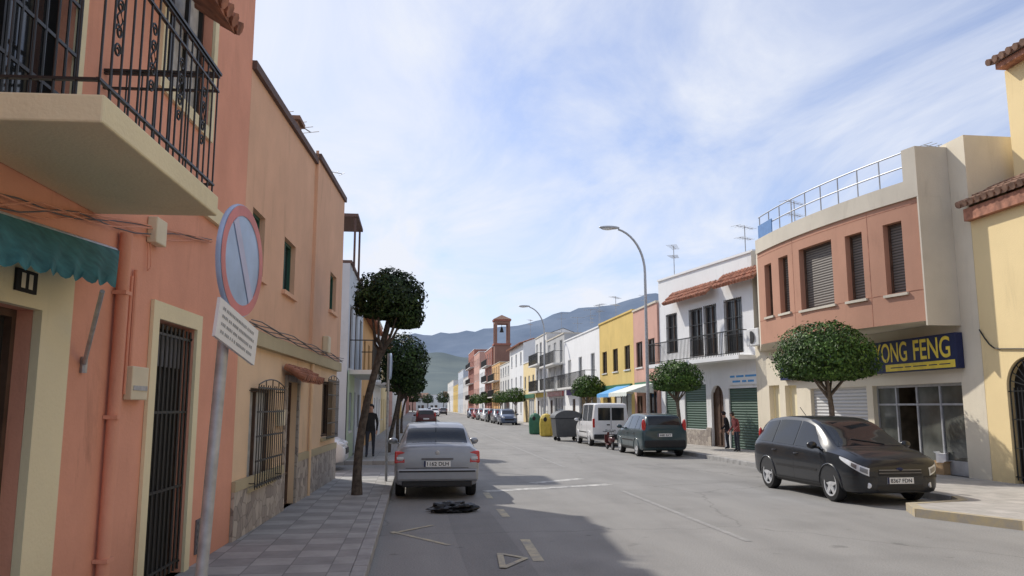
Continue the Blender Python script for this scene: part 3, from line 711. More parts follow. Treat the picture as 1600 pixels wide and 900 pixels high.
mb = MB(); mb.fbox(F0,-12,uO-.08,zu1+.002,zu1+.14,-3,dU+.27); mb.build('roof_moulding', 'tile', e)
mb = MB(); pts = []
for i in range(12):
    t = i/11; pts.append(F0.P(*F0.pix(1530+85*t, 515+30*math.sin(min(1,t*3)*1.57), .03), .03))
mb.tube(pts, .016, 6); mb.build('cable', 'plast', e, smooth=60)
# R1 shop building with curved upper storey
e = thing('shop_building', 'corner shop building with curved terracotta upper floor and blue shop sign', 'shop', F1.P(0,.12,0))
shopw = F1.rect(1367,1508,600,736); shopw = (shopw[0],shopw[1],.13,shopw[3])
shut = F1.rect(1268,1356,590,700); shut = (shut[0],shut[1],.13,shopw[3])
w1 = F1.rect(1228,1246,602,676); w2 = F1.rect(1203,1219,602,672)
ops = [shopw, shut, w1, w2]
zO = 3.85; zTop = 7.85; zEnd = F1.pix(1518,204)[1]
uP = F1.pix(1487,350)[0]
mb = MB(); wall(mb, F1, 0, F1.len, 0, 4.2, 4.2, ops, r=.22); mb.build('lower_wall', 'concwarm', e)
mb = MB(); shell(mb, F1, 0, F1.len, 0, 4.2, 4.2, 11)
wall(mb, F1, 0, uP+.3, 4.2, zEnd, zEnd); mb.poly([F1.P(0,4.2,0),F1.P(0,4.2,-11),F1.P(0,zEnd-.5,-11),F1.P(0,zEnd,-3),F1.P(0,zEnd,0)]); mb.poly([F1.P(uP+.3,6,0),F1.P(uP+.3,6,-11),F1.P(uP+.3,zEnd-.5,-11),F1.P(uP+.3,zEnd,0)])
mb.poly([F1.P(0,zEnd,0),F1.P(uP+.3,zEnd,0),F1.P(uP+.3,zEnd,-3),F1.P(0,zEnd,-3)])
mb.poly([F1.P(F1.len,4.2,0),F1.P(F1.len,4.2,-11),F1.P(F1.len,zTop,-11),F1.P(F1.len,zTop,0)]); mb.poly([F1.P(0,4.2,-11),F1.P(F1.len,4.2,-11),F1.P(F1.len,zTop,-11),F1.P(0,zTop,-11)])
mb.build('wall', 'concwarm', e)
st = F1.P(uP, 0, .80); pts = [Vector((st.x, st.y))]; ang0, ang1 = math.radians(-15.5), math.radians(10); Ltot = 10.2; n = 26
for i in range(n):
    a = ang0+(ang1-ang0)*(i+.5)/n; pts.append(pts[-1]+Vector((math.sin(a), math.cos(a)))*Ltot/n)
    if proj((pts[-1].x, pts[-1].y, 5))[0] < 1190: break
FC = Fac(pts, -1)
cu = list(FC.L)
ub1 = FC.pix(1415,420)[0]
wz = [FC.rect(1383,1413,357,468), FC.rect(1323,1350,374,476), FC.rect(1250,1302,387,486), FC.rect(1218,1233,406,492), FC.rect(1196,1207,420,497)]
zw0 = 4.75; zw1 = 6.6
wz = [(a,b,(c+zw0)/2,(d+zw1)/2) for a,b,c,d in wz]
zTc = FC.pix(1425,310)[1]; zPar = FC.pix(1408,286)[1]
mb = MB(); wall(mb, FC, .03, FC.len, zO, zTc, zTc, wz, r=.22, ub=cu); mb.build('terracotta_wall', 'terra', e)
mb = MB()
for k in range(1, 9):
    u = FC.len*k/9
    if not any(a-.1 < u < b+.1 for a,b,_,_ in wz): mb.fbox(FC,u-.010,u+.010,zO+.01,zTc-.01,.001,.004)
for z in (4.62, 6.78):
    for a, b in zip(cu, cu[1:]): mb.fbox(FC,max(a,.05),b,z-.010,z+.010,.001,.0045)
mb.build('panel_joints', 'tile', e)
for rc in wz: window(FC, rc, e, r=.22, fm='wood', pm='blind', mull=0, sill='conc')
mb = MB()
for a, b in zip(cu, cu[1:]):
    mb.fbox(FC,a,b,zTc+.002,zPar,-.25,.05)
mb.build('parapet', 'conc', e)
inner = [F1.P(F1.len-.4,0,-.02), F1.P(uP,0,-.02)]
ring = [(p.x,p.y) for p in FC.pts]+[(q.x,q.y) for q in inner]
mb = MB(); mb.poly([(x,y,zO) for x,y in ring]); l = FC.pts[-1]; q = inner[0]; mb.poly([(l.x,l.y,zO),(q.x,q.y,zO),(q.x,q.y,zPar),(l.x,l.y,zPar)]); mb.build('soffit', 'conc', e)
mb = MB(); mb.poly([(x,y,zPar-.45) for x,y in ring]); mb.poly([F1.P(uP,zPar-.45,-.02),F1.P(F1.len,zPar-.45,-.02),F1.P(F1.len,zPar-.45,-11),F1.P(uP,zPar-.45,-11)]); mb.build('roof', 'roofgrey', e)
zBl = FC.pix(1430,229)[1]
mb = MB(); u5 = max(.3, ub1*.7)
for u_, za_, zb_ in ((.028, zO-.12, zTc), (u5, zTc+.001, zBl)):
    a0 = FC.P(0,0,.06); a1 = FC.P(u_,0,.06); b0 = F1.P(uP,0,.002); b1 = F1.P(uP+u_,0,.002); a0.y = b0.y = min(a0.y, b0.y)-.02
    mb.prism([(a0.x,a0.y),(b0.x,b0.y),(b1.x,b1.y),(a1.x,a1.y)], za_, zb_)
mb.build('corner_pier', 'conc', e)
mb = MB(); hR = zPar+.80
for k in range(10):
    u = u5+.1+(FC.len-u5-.2)*k/9; mb.tube([FC.P(u,zPar,-.1),FC.P(u,hR,-.1)], .019, 6)
for z in (hR, zPar+.42): mb.tube([FC.P(u5+(FC.len-u5)*k/24,z,-.1) for k in range(25)], .019, 6)
mb.build('terrace_railing', 'alu', e, smooth=50)
mb = MB(); mb.fbox(FC,FC.len-1.2,FC.len-.05,zPar+.02,zPar+.5,-.08,-.05); mb.build('terrace_panel', 'blueglass', e)
antenna(FC.P(u5+1.2,zPar-.4,-2.5), 2.0, e, .3, 7)
mb = MB(); a,b,c_,t_ = shopw; fr = [a, a+(b-a)*.27, a+(b-a)*.52, a+(b-a)*.76, b]
for u in fr: mb.fbox(F1,max(a,u-.03),min(b,u+.03),c_,t_,-.2,-.13)
mb.fbox(F1,a,b,t_-.07,t_,-.2,-.128); mb.fbox(F1,a,fr[1],c_,c_+.35,-.19,-.14); mb.fbox(F1,a,b,t_-.55,t_-.5,-.2,-.135)
sf = mb.build('shopfront', 'alu', e)
mb = MB()
for i in (0, 1, 3): mb.poly([F1.P(fr[i],c_,-.165),F1.P(fr[i+1],c_,-.165),F1.P(fr[i+1],t_,-.165),F1.P(fr[i],t_,-.165)])
mb.build('pane', 'shopglass', sf)
mb = MB(); mb.poly([F1.P(a,c_,-2.5),F1.P(b,c_,-2.5),F1.P(b,t_,-2.5),F1.P(a,t_,-2.5)]); mb.poly([F1.P(a,c_,-.2),F1.P(a,c_,-2.5),F1.P(a,t_,-2.5),F1.P(a,t_,-.2)]); mb.poly([F1.P(b,c_,-.2),F1.P(b,c_,-2.5),F1.P(b,t_,-2.5),F1.P(b,t_,-.2)]); mb.poly([F1.P(a,t_,-.2),F1.P(b,t_,-.2),F1.P(b,t_,-2.5),F1.P(a,t_,-2.5)]); mb.build('shop_interior', 'shopinside', e)
a,b,c_,t_ = shut; mb = MB(); mb.fbox(F1,a,b,c_,t_,-.2,-.12); mb.build('roller_shutter', 'rollgrey', e)
for rc in (w1, w2): window(F1, rc, e, r=.22, fm='cream', pm='cream', mull=0)
sg0 = F1.pix(1494,550,.2)[0]; sg1 = F1.pix(1217,550,.2)[0]; sz0 = F1.pix(1440,579,.2)[1]; sz1 = F1.pix(1440,526,.2)[1]
mb = MB(); mb.fbox(F1,sg0,sg1,sz0,sz1,.003,.2); sgn = mb.build('shop_sign', 'signblue', e, bevel=.01)
ys = sz0+(sz1-sz0)*.25; sx1 = F1.pix(1384,570,.2)[0]
mb = MB(); mb.fbox(F1,sg0+.06,sx1,sz0+.03,ys,.201,.206); strp = mb.build('sign_strip', 'signyel', sgn)
zq = (sz0+.03+ys)/2; wq = sx1-sg0
for fa, fb in ((.08,.22),(.25,.36),(.39,.58),(.61,.70),(.73,.92)):
    mb = MB(); mb.fbox(F1,sg0+wq*fa,sg0+wq*fb,zq-.012,zq+.012,.207,.209); mb.build('strip_mark', 'signblue', strp)
for s_t, xa, xb in (('YONG', 1366, 1417), ('FENG', 1427, 1485)):
    t1 = F1.pix(xb,547,.2)[0]; t0 = F1.pix(xa,547,.2)[0]
    mb = MB(); add_text(mb, s_t, lambda p, q: F1.P(t0+(t1-t0)*p, ys+.06+(sz1-ys-.12)*q, .207)); mb.build('lettering', 'signyel', sgn)
# R2 white house
e = thing('house', 'white house with railed balcony, small tile canopies and green shutters', 'house', F2.P(0,.12,0))
z20 = F2.pix(1187,390)[1]; z21 = F2.pix(1036,438)[1]; L2 = F2.len
up = [F2.rect(1133,1160,466,552), F2.rect(1101,1120,476,556), F2.rect(1078,1098,482,557), F2.rect(1042,1058,490,552)]
lo = [F2.rect(1140,1187,606,702), F2.rect(1112,1131,602,694), F2.rect(1070,1104,601,670), F2.rect(1040,1062,603,668)]
lo[0] = (lo[0][0],lo[0][1],.13,lo[0][3]); lo[1] = (lo[1][0],lo[1][1],.13,lo[1][3])
mb = MB(); wall(mb, F2, 0, L2, 0, z20, z21, up+lo, r=.16); arch_wall(mb, F2, lo[1], lo[1][3], .16); shell(mb, F2, 0, L2, 0, z20, z21, 10); mb.build('wall', 'white', e)
for i, rc in enumerate(up): w = window(F2, rc, e, r=.16, fm='wood', pm='glass', mull=1, name='balcony_door' if i < 3 else 'window'); grill(F2, rc, w, d=.02, step=.16, hb=4)
for i, rc in enumerate(lo):
    a,b,c_,t_ = rc
    if i == 1: window(F2, rc, e, r=.16, fm='wood', pm='wood', mull=1, name='door')
    else:
        mb = MB(); mb.fbox(F2,a,b,c_,t_,-.15,-.06); mb.build('roller_shutter', 'rollgreen', e)
mb = MB()
mb.fbox(F2,lo[1][1]+.05,lo[2][0]-.0,.0,.9,.003,.05); mb.fbox(F2,lo[2][0],lo[2][1],.0,lo[2][2]-.02,.003,.05); mb.fbox(F2,lo[2][1],L2,.0,.7,.003,.05); mb.build('plinth', 'stone', e)
zb = F2.pix(1110,559,.8)[1]
mb = MB(); mb.fbox(F2,.1,L2-.1,zb-.16,zb,.003,.8); bl = mb.build('balcony', 'white', e)
mb = MB(); n = int((L2-.2)/.13)
for i in range(n+1):
    u = .12+(L2-.24)*i/n; mb.tube([F2.P(u,zb,.76),F2.P(u,zb+.95,.76)], .013, 5)
mb.fbox(F2,.1,L2-.1,zb+.95,zb+.99,.73,.79); mb.fbox(F2,.1,L2-.1,zb+.08,zb+.11,.745,.775)
for u in (.1, L2-.13): mb.fbox(F2,u,u+.03,zb+.95,zb+.985,.01,.73)
mb.build('railing', 'iron', bl)
for (xa, xb, yb) in ((1180,1116,441),(1104,1038,467)):
    ua = F2.pix(xa,yb,.5)[0]; ub = F2.pix(xb,yb,.5)[0]; z = F2.pix((xa+xb)/2,yb,.5)[1]; tiles(F2, ua, ub, z, .55, z+.55, .02, e, 'tile', step=.22)
mb = MB(); slopebar(mb, F2, 0, L2, z20+.002, z21+.002, .09, -.3, .06); mb.build('coping', 'white', e)
mb = MB(); mb.poly([F2.P(0,z20-.3,-.01),F2.P(L2,z21-.3,-.01),F2.P(L2,z21-.3,-10),F2.P(0,z20-.3,-10)]); mb.build('roof', 'roofgrey', e)
ua = F2.pix(1186,540,.55)[0]; mb = MB(); mb.fbox(F2,ua+.02,ua+.85,zb+.3,zb+.95,.2,.55); ac = mb.build('air_conditioner', 'whiteframe', e, bevel=.02)
mb = MB(); c0 = F2.P(ua+.5,zb+.62,.553); mb.lathe([(.24,0),(.24,.012),(.04,.012)], Matrix.Translation(c0) @ Vector((-1,0,0)).to_track_quat('Z','Y').to_matrix().to_4x4(), 18); mb.build('fan_grille', 'plast', ac)
rc = F2.rect(1138,1186,581,601,.06); mb = MB(); mb.fbox(F2,*rc,.003,.06); sb_ = mb.build('shop_sign', 'platewhite', e)
for z_, xs_ in ((.68, ((.06,.22),(.27,.52),(.57,.92))), (.28, ((.14,.40),(.46,.60),(.65,.84)))):
    for fa, fb in xs_:
        z = rc[2]+(rc[3]-rc[2])*z_; mb = MB(); mb.fbox(F2,rc[0]+(rc[1]-rc[0])*(1-fb),rc[0]+(rc[1]-rc[0])*(1-fa),z-.04,z+.04,.061,.064); mb.build('sign_line', 'awnblue', sb_)
for px, h_ in ((1174, 1.6), (1100, 1.4)): antenna(F2.P(F2.pix(px,400)[0]+.2, z20-.3, -2.2), h_+1, e, .5)
# R3.. row
F5 = Fac([(11.75, nW.y+.03), (11.5, 420)], -1)
Y5 = nW.y+.03
def row(y0, y1, *a, **k): return house(F5, y0-Y5+.02, y1-Y5, *a, **k)
row(Y5, 42.6, 6.9, 9, 'pinkwall', 'narrow pink house with pale awning right of the ochre house', 2, 2, shop='bingreen', awn=('awnwhite',.1,.95,1.5), cop='conc', fm='wood', ants=1)
row(42.6, 50.8, 7.0, 9, 'ochre', 'ochre yellow house with blue awning on the right side', 2, 3, shop='bingreen', awn=('awnblue',.05,.42,1.3), cop='ochre', fm='wood')
row(50.8, 63.2, 6.9, 9, 'white', 'white house with purple sign behind the third pavement tree', 2, 3, shop='awnpurple', cop='white', ants=2, bal=True)
row(63.2, 72, 7.6, 9, 'greywall', 'grey house with balconies beyond the white shop house', 3, 3, bal=True, shop='redpaint', ants=2)
row(72, 79, 8.4, 9, 'offwhite', 'off white balconied house beside the second street lamp', 3, 3, bal=True, shop='binyel', ants=1)
row(79, 88, 6.4, 9, 'yellow', 'small yellow house far down the right side', 2, 3, shop='bingreen', cop='white')
row(88, 101, 8.8, 9, 'white', 'tall white gabled house in front of the brick tower', 3, 3, roof='tile', ants=1)
row(101.1, 113, 7.4, 9, 'offwhite', 'off white house below the brick tower', 3, 4, shop='signblue')
row(113, 125, 8.0, 9, 'orangewall', 'orange house just before the red brick block', 3, 4, bal=True)
row(125, 138, 11.0, 12, 'redwall', 'red brick block past the brick tower', 4, 4, bal=True, cop='white')
row(138, 150, 8.6, 12, 'white', 'white house between the two red brick blocks', 3, 4)
row(150, 164, 12.0, 12, 'pinkwall', 'pink block in the distance on the right', 4, 4, cop='white')
row(164, 182, 13.4, 12, 'redwall', 'taller red brick block at the far right end', 4, 5, bal=True, cop='white')
row(182, 202, 8.5, 12, 'offwhite', 'pale low house past the taller red block', 3, 5)
row(202, 226, 11.0, 12, 'bluewall', 'bluish distant block on the right', 3, 6)
row(226, 255, 8, 12, 'ochre', 'ochre distant house on the right', 3, 6)
row(255, 300, 10.0, 12, 'offwhite', 'pale terrace at the distant right end of the street', 3, 8)
FB = Fac([(20.5,45),(22.5,200)], -1)
house(FB, 0, 12, 8.6, 8, 'bluewall', 'pale house rising behind the pink house roofs', 2, 3, ants=2)
house(FB, 22, 36, 9.8, 8, 'offwhite', 'pale upper house rising behind the white shop house', 3, 3, ants=2)
house(FB, 50, 66, 11.0, 8, 'greywall', 'grey upper house rising behind the yellow house', 3, 4, ants=2)
# brick tower
tx, ty = 13.1, 124; t = thing('bell_tower', 'brown brick bell tower with open belfry and pitched cap', 'tower', (tx,ty,.1))
w = 1.2; pw = .38; TZ = .8
mb = MB(); mb.box((tx-w,ty-w,0),(tx+w,ty+w,10.4+TZ)); mb.build('shaft', 'brownwall', t)
mb = MB()
for sx in (-1, 1):
    for sy in (-1, 1): mb.box((tx+sx*w-pw*(sx>0),ty+sy*w-pw*(sy>0),10.65+TZ),(tx+sx*w+pw*(sx<0),ty+sy*w+pw*(sy<0),13.7+TZ))
mb.box((tx-w-.003,ty-w-.003,13.7+TZ),(tx+w+.003,ty+w+.003,14.15+TZ)); mb.build('belfry', 'brownwall', t)
mb = MB(); mb.box((tx-w-.15,ty-w-.15,10.4+TZ),(tx+w+.15,ty+w+.15,10.65+TZ)); mb.box((tx-w-.15,ty-w-.15,14.15+TZ),(tx+w+.15,ty+w+.15,14.4+TZ)); mb.build('ledges', 'redwall', t)
mb = MB(); mb.add([(tx-w-.2,ty-w-.2,14.4+TZ),(tx+w+.2,ty-w-.2,14.4+TZ),(tx+w+.2,ty+w+.2,14.4+TZ),(tx-w-.2,ty+w+.2,14.4+TZ),(tx,ty,15.2+TZ)], [(0,1,4),(1,2,4),(2,3,4),(3,0,4)]); mb.build('cap', 'tiledark', t)
mb = MB(); mb.lathe([(.02,13.3),(.15,13.2),(.24,12.8),(.34,12.5),(.34,12.45),(.02,12.45)], Matrix.Translation((tx,ty,TZ)), 14); mb.tube([V(tx,ty,13.28+TZ),V(tx,ty,13.72+TZ)], .04, 6); mb.build('bell', 'iron', t, smooth=50)
FE = Fac([(-14, 330), (40, 330)], 1)
for u0, u1, h_, wm_, fl_, nw_, rf_, lab_ in ((0,8,8,'white',3,3,'flat','white house closing the street view at far left'),(8.1,14,10,'pinkwall',3,2,'flat','pink house at the street end beside the white one'),(14.1,19,5.4,'offwhite',2,2,'tile','low pale tiled house at the very end of the street'),(19.1,25,6.5,'white',2,2,'flat','small white flat house at the street end'),(25.1,32,6,'offwhite',2,3,'tile','off white tiled house right of the small white street end house'),(32.1,42,12,'redwall',4,4,'flat','red house closing the street view'),(42.1,54,9,'offwhite',3,5,'flat','pale wide house closing the street view at far right')):
    house(FE, u0, u1, h_, 10, wm_, lab_, fl_, nw_, roof=rf_)
# ------------------------------------------------------------------ trees
def crown_mb(seed, rx, ry, rz, n, size, flatb=-.6, gap=-.22, cen=(0,0,0), mb=None, rough=1.0):
    rr = random.Random(seed); mb = mb or MB(); off = Vector((seed*7.1, seed*3.3, 0)); k = 0
    while k < n:
        d = Vector((rr.gauss(0,1), rr.gauss(0,1), rr.gauss(0,1))).normalized()
        rad = 1-.45*rr.random()**1.6
        if rr.random() < .05*rough: rad = 1.03+.06*rr.random()
        bump = 1+(.20*noise.noise(d*2.3+off)+.12*noise.noise(d*5.5+off))*rough
        p = d*rad*bump
        if p.z < flatb: p.z = flatb+.25*(p.z-flatb)
        if noise.noise(p*3.1+off) < gap and rr.random() < .8 and rad > .7: k += .25; continue
        c = Vector((p.x*rx, p.y*ry, p.z*rz))+Vector(cen)
        nrm = (d*1.3+Vector((rr.gauss(0,.55), rr.gauss(0,.55), rr.gauss(0,.55)+.3))).normalized()
        a = nrm.orthogonal().normalized(); a.rotate(Matrix.Rotation(rr.uniform(0,6.28), 3, nrm)); b = nrm.cross(a)
        s = size*rr.uniform(.7,1.3); l = s*1.0; w = s*.55
        mb.add([c-a*l*.5, c+b*w*.5+nrm*s*.06, c+a*l*.5-nrm*s*.1, c-b*w*.5+nrm*s*.06], [(0,1,2,3)])
        k += 1
    return mb
def tree(loc, label, cr, cz, rx, ry, rz, n, size, bark, leaf, seed, tr=.1, lean=(0,0), group=None, lobes=(), gap=-.22, rough=1.0, flatb=-.6):
    t = thing('tree', label, 'tree', loc, R.uniform(0, .01), group); rr = random.Random(seed)
    top = Vector((lean[0], lean[1], cz-rz*.35)); pts = []; rs = []
    for i in range(9):
        s = i/8; pts.append(Vector((top.x*s**1.5+.05*math.sin(s*5+seed), top.y*s+.04*math.sin(s*4+seed*2), -.03+(top.z+.03)*s))); rs.append(tr*(1.35 if i == 0 else 1.1-.45*s))
    mb = MB(); mb.tube(pts, rs, 10)
    for k in range(7):
        q = 2*math.pi*k/7+rr.uniform(-.3,.3); b0 = pts[6]*(.5)+pts[7]*.5+V(0,0,-.25*rr.random())
        mb.tube([b0, b0+V(math.cos(q)*rx*.28, math.sin(q)*ry*.28, rz*.4), top+V(math.cos(q)*rx*.7, math.sin(q)*ry*.7, rz*(.25+.4*rr.random()))], [tr*.5, tr*.32, tr*.1], 6)
    mb.build('trunk', bark, t, local=True, smooth=60)
    mb = crown_mb(seed, rx, ry, rz, n, size, gap=gap, rough=rough, flatb=flatb)
    for i, (lx, ly, lz, lr, ln) in enumerate(lobes): crown_mb(seed+31+i, lr, lr, lr*.9, ln, size, gap=gap, cen=(lx,ly,lz), mb=mb, rough=rough)
    mb.v = [v+Vector((top.x, top.y, cz)) for v in mb.v]; mb.build('crown', leaf, t, local=True, recalc=False)
    return t
p = g(557,773,.12)
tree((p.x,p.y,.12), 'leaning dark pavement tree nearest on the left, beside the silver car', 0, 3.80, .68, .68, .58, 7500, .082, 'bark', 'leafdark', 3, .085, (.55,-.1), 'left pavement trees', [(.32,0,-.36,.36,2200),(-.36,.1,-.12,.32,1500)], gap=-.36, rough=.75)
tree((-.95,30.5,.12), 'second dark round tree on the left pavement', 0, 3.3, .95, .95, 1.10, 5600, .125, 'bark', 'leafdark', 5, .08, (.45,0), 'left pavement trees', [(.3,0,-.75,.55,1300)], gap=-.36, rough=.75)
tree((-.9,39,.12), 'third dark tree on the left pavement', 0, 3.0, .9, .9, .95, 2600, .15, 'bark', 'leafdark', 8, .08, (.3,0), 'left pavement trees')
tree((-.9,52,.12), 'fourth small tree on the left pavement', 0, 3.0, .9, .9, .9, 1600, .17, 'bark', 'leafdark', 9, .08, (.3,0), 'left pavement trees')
def onray(px, X):
    lo, hi = 3, 400
    for _ in range(50):
        m_ = (lo+hi)/2
        if proj((X, m_, 1.6))[0] > px: lo = m_
        else: hi = m_
    return lo
Xt = 10.75
for px, lab, cz, rx, rz, n, sz, seed in ((1298,'round clipped tree with broad dome crown behind the black car',2.90,1.30,1.0,13000,.095,11),(1060,'round clipped tree in front of the white house',2.75,1.06,.82,7000,.11,12),(920,'round clipped tree right of the grey waste bin',2.75,1.05,.85,4400,.14,13),(806,'small clipped tree far along the right pavement',2.7,1.2,1.0,2000,.2,14),(782,'clipped tree behind the parked blue grey car, far right side',2.7,1.2,1.0,1500,.22,15),(758,'most distant clipped tree but one on the right pavement',2.8,1.3,1.0,1000,.28,16),(745,'most distant clipped tree on the right pavement',2.8,1.4,1.1,800,.34,17)):
    Y = onray(px, Xt); tree((Xt,Y,.13), lab, 0, cz, rx, rx, rz, n, sz, 'barklight', 'leaf', seed, .085, (R.uniform(-.08,.08),0), 'right pavement trees', gap=-.36, rough=.5, flatb=-.42)
for X, Y, lab, sd in ((-1.0,250,'dark tree at the left end of the street view',21),(9.6,285,'dark tree at the right end of the street view',22),(4.5,322,'dark tree in front of the street end houses',23)):
    tree((X,Y,.1), lab, 0, 4.6, 2.6, 2.6, 2.2, 700, .6, 'bark', 'leafdark', sd, .16, (0,0), 'trees at the street end')
# ------------------------------------------------------------------ street lamps
def lamp(px, label):
    X = 10.4; Y = onray(px, X); t = thing('street_lamp', label, 'street lamp', (X,Y,.13), 0, 'curved street lamps on the right pavement')
    mb = MB(); mb.lathe([(.16,0),(.16,.04),(.11,.06),(.11,.9),(.085,1.0)], Matrix.Identity(4), 14)
    pts = [V(0,0,.9), V(0,0,4), V(0,0,7.8)]; rs = [.085,.072,.06]
    for k in range(1, 11):
        a = k/10*math.radians(78); pts.append(V(-1.55*(1-math.cos(a)), 0, 7.8+2.0*math.sin(a)/math.sin(math.radians(78)))); rs.append(.06-.015*k/10)
    mb.tube(pts, rs, 10); mb.build('pole', 'galv', t, local=True, smooth=50)
    e_ = pts[-1]; mb = MB(); mb.ball((e_.x-.42,0,e_.z+.07), .5, .16, .09, 14, 8); hd = mb.build('lamp_head', 'galv', t, local=True, smooth=60)
    mb = MB(); mb.ball((e_.x-.52,0,e_.z+.02), .3, .125, .075, 12, 7); mb.build('lamp_glass', 'lens', hd, local=True, smooth=60)
lamp(1013, 'tall curved grey street lamp behind the dark teal hatchback')
lamp(851, 'second curved street lamp farther down by the waste bins')
# ------------------------------------------------------------------ no-parking signs
def sign(loc, az, lx, ly, roll, label, zc, plate=True, h=3.0, r=.3):
    t = thing('parking_sign', label, 'road sign', loc, az)
    ax = lambda z: V(lx*z, ly*z, z)
    mb = MB(); mb.tube([ax(-.05), ax(h-.12)], .03, 12); mb.tube([ax(h-.12), ax(h-.108)], .032, 12); mb.build('pole', 'galv', t, local=True, smooth=50)
    c = ax(zc-.12)+V(.05,0,0); RX = Matrix.Rotation(roll, 4, 'X'); Q = Matrix.Translation(c) @ RX @ Matrix.Rotation(math.pi/2, 4, 'Y')
    mb = MB(); mb.lathe([(r,-.012),(r+.004,0),(r,.012),(r-.008,.014)], Q, 40); d = mb.build('disc', 'nopblue', t, local=True, smooth=40)
    mb = MB(); n = 48
    for k in range(n):
        a0, a1 = 2*math.pi*k/n, 2*math.pi*(k+1)/n; f = lambda a, q: Q @ V(q*math.cos(a), q*math.sin(a), .0165)
        mb.poly([f(a0,r*.80),f(a1,r*.80),f(a1,r*.985),f(a0,r*.985)])
    mb.build('red_ring', 'nopred', d, local=True)
    s = r*.8; w = r*.08; Z = lambda y, z: c+(RX @ V(.0185, y, z))
    mb = MB(); mb.poly([Z(-s*.7-w,s*.7-w),Z(-s*.7+w,s*.7+w),Z(s*.7+w,-s*.7+w),Z(s*.7-w,-s*.7-w)]); mb.build('diagonal_bar', 'nopredlight', d, local=True)
    if plate:
        c2 = ax(zc-.12-.39)+V(.075,-.02,0); Y2 = lambda x, y, z: c2+(RX @ V(x, y, z))
        a, b = .28, .10; mb = MB(); mb.box8([Y2(-.008,-a,-b),Y2(.008,-a,-b),Y2(.008,a,-b),Y2(-.008,a,-b),Y2(-.008,-a,b),Y2(.008,-a,b),Y2(.008,a,b),Y2(-.008,a,b)]); pl = mb.build('plate', 'platewhite', t, local=True)
        rr = random.Random(4)
        for k in range(4):
            mb = MB(); y = -a+.05
            while y < a-.07:
                w_ = rr.uniform(.010,.018); z = .06-.04*k; mb.poly([Y2(.0095,y,z-.008),Y2(.0095,y+w_,z-.008),Y2(.0095,y+w_,z+.008),Y2(.0095,y,z+.008)]); y += w_+rr.choice((.006,.006,.008,.016))
            mb.build('plate_line', 'faintink', pl, local=True)
sign((-1.08,4.30,.12), math.radians(-9), .03, .03, math.radians(-12), 'weathered no parking sign with white text plate on leaning pole at left front', 2.57, True, 2.72, .3)
q = g(603,752,.12); sign((q.x,q.y,.12), math.radians(6), 0, 0, 0, 'no parking sign seen edge on beside the silver car', 2.72, False, 3.0, .3)
# ------------------------------------------------------------------ vehicles
def herm(tab, x, k):
    xs = [r[0] for r in tab]; ys = [r[k] for r in tab]; n = len(xs)
    if x <= xs[0]: return ys[0]
    if x >= xs[-1]: return ys[-1]
    i = max(j for j in range(n-1) if xs[j] <= x); sec = [(ys[j+1]-ys[j])/(xs[j+1]-xs[j]) for j in range(n-1)]
    def tan(j):
        if j == 0: return sec[0]
        if j == n-1: return sec[-1]
        a, b = sec[j-1], sec[j]; return 0 if a*b <= 0 else 2*a*b/(a+b)
    h = xs[i+1]-xs[i]; t = (x-xs[i])/h
    return ys[i]*(2*t**3-3*t*t+1)+tan(i)*h*(t**3-2*t*t+t)+ys[i+1]*(-2*t**3+3*t*t)+tan(i+1)*h*(t**3-t*t)
class CarShape:
    def __init__(s, tab): s.t = tab
    def at(s, x): return [herm(s.t, x, k) for k in range(1, 6)]
    def half(s, x):
        zb, zl, zt, w, wr = s.at(x); k = min(.055, .5*(zt-zl)); zr = zt-k
        L = lambda a, b, t: a+(b-a)*t
        return [(0,zb),(.78*w,zb),(.92*w,zb+.03),(.975*w,zb+.10),(.995*w,zb+.25*(zl-zb)+.05),(w,zb+.62*(zl-zb)),(.995*w,zb+.87*(zl-zb)),(.97*w,zl),
                (L(.97*w,wr,.33),L(zl,zr,.33)),(L(.97*w,wr,.67),L(zl,zr,.67)),(wr,zr),(wr*.94,zr+k*.6),(wr*.78,zr+k*.88),(wr*.4,zr+k),(0,zr+k*1.04)]
    def side(s, x, z):
        zb, zl, zt, w, wr = s.at(x); k = min(.055, .5*(zt-zl)); zr = zt-k
        if z >= zl: return .97*w+(wr-.97*w)*min(1, (z-zl)/(zr-zl))
        h = s.half(x)
        for (y0,z0),(y1,z1) in zip(h[1:], h[2:]):
            if z0 <= z <= z1: return y0+(y1-y0)*(z-z0)/max(1e-6, z1-z0)
        return w
    def skin(s, x, z, off=.006, sgn=1):
        y = s.side(x, z); e = .004; xa, xb = max(s.t[0][0], x-e), min(s.t[-1][0], x+e)
        dy = (s.side(xb, z)-s.side(xa, z))/(xb-xa); n = Vector((-dy, 1)).normalized()
        return Vector((x+n.x*off, sgn*(y+n.y*off), z))
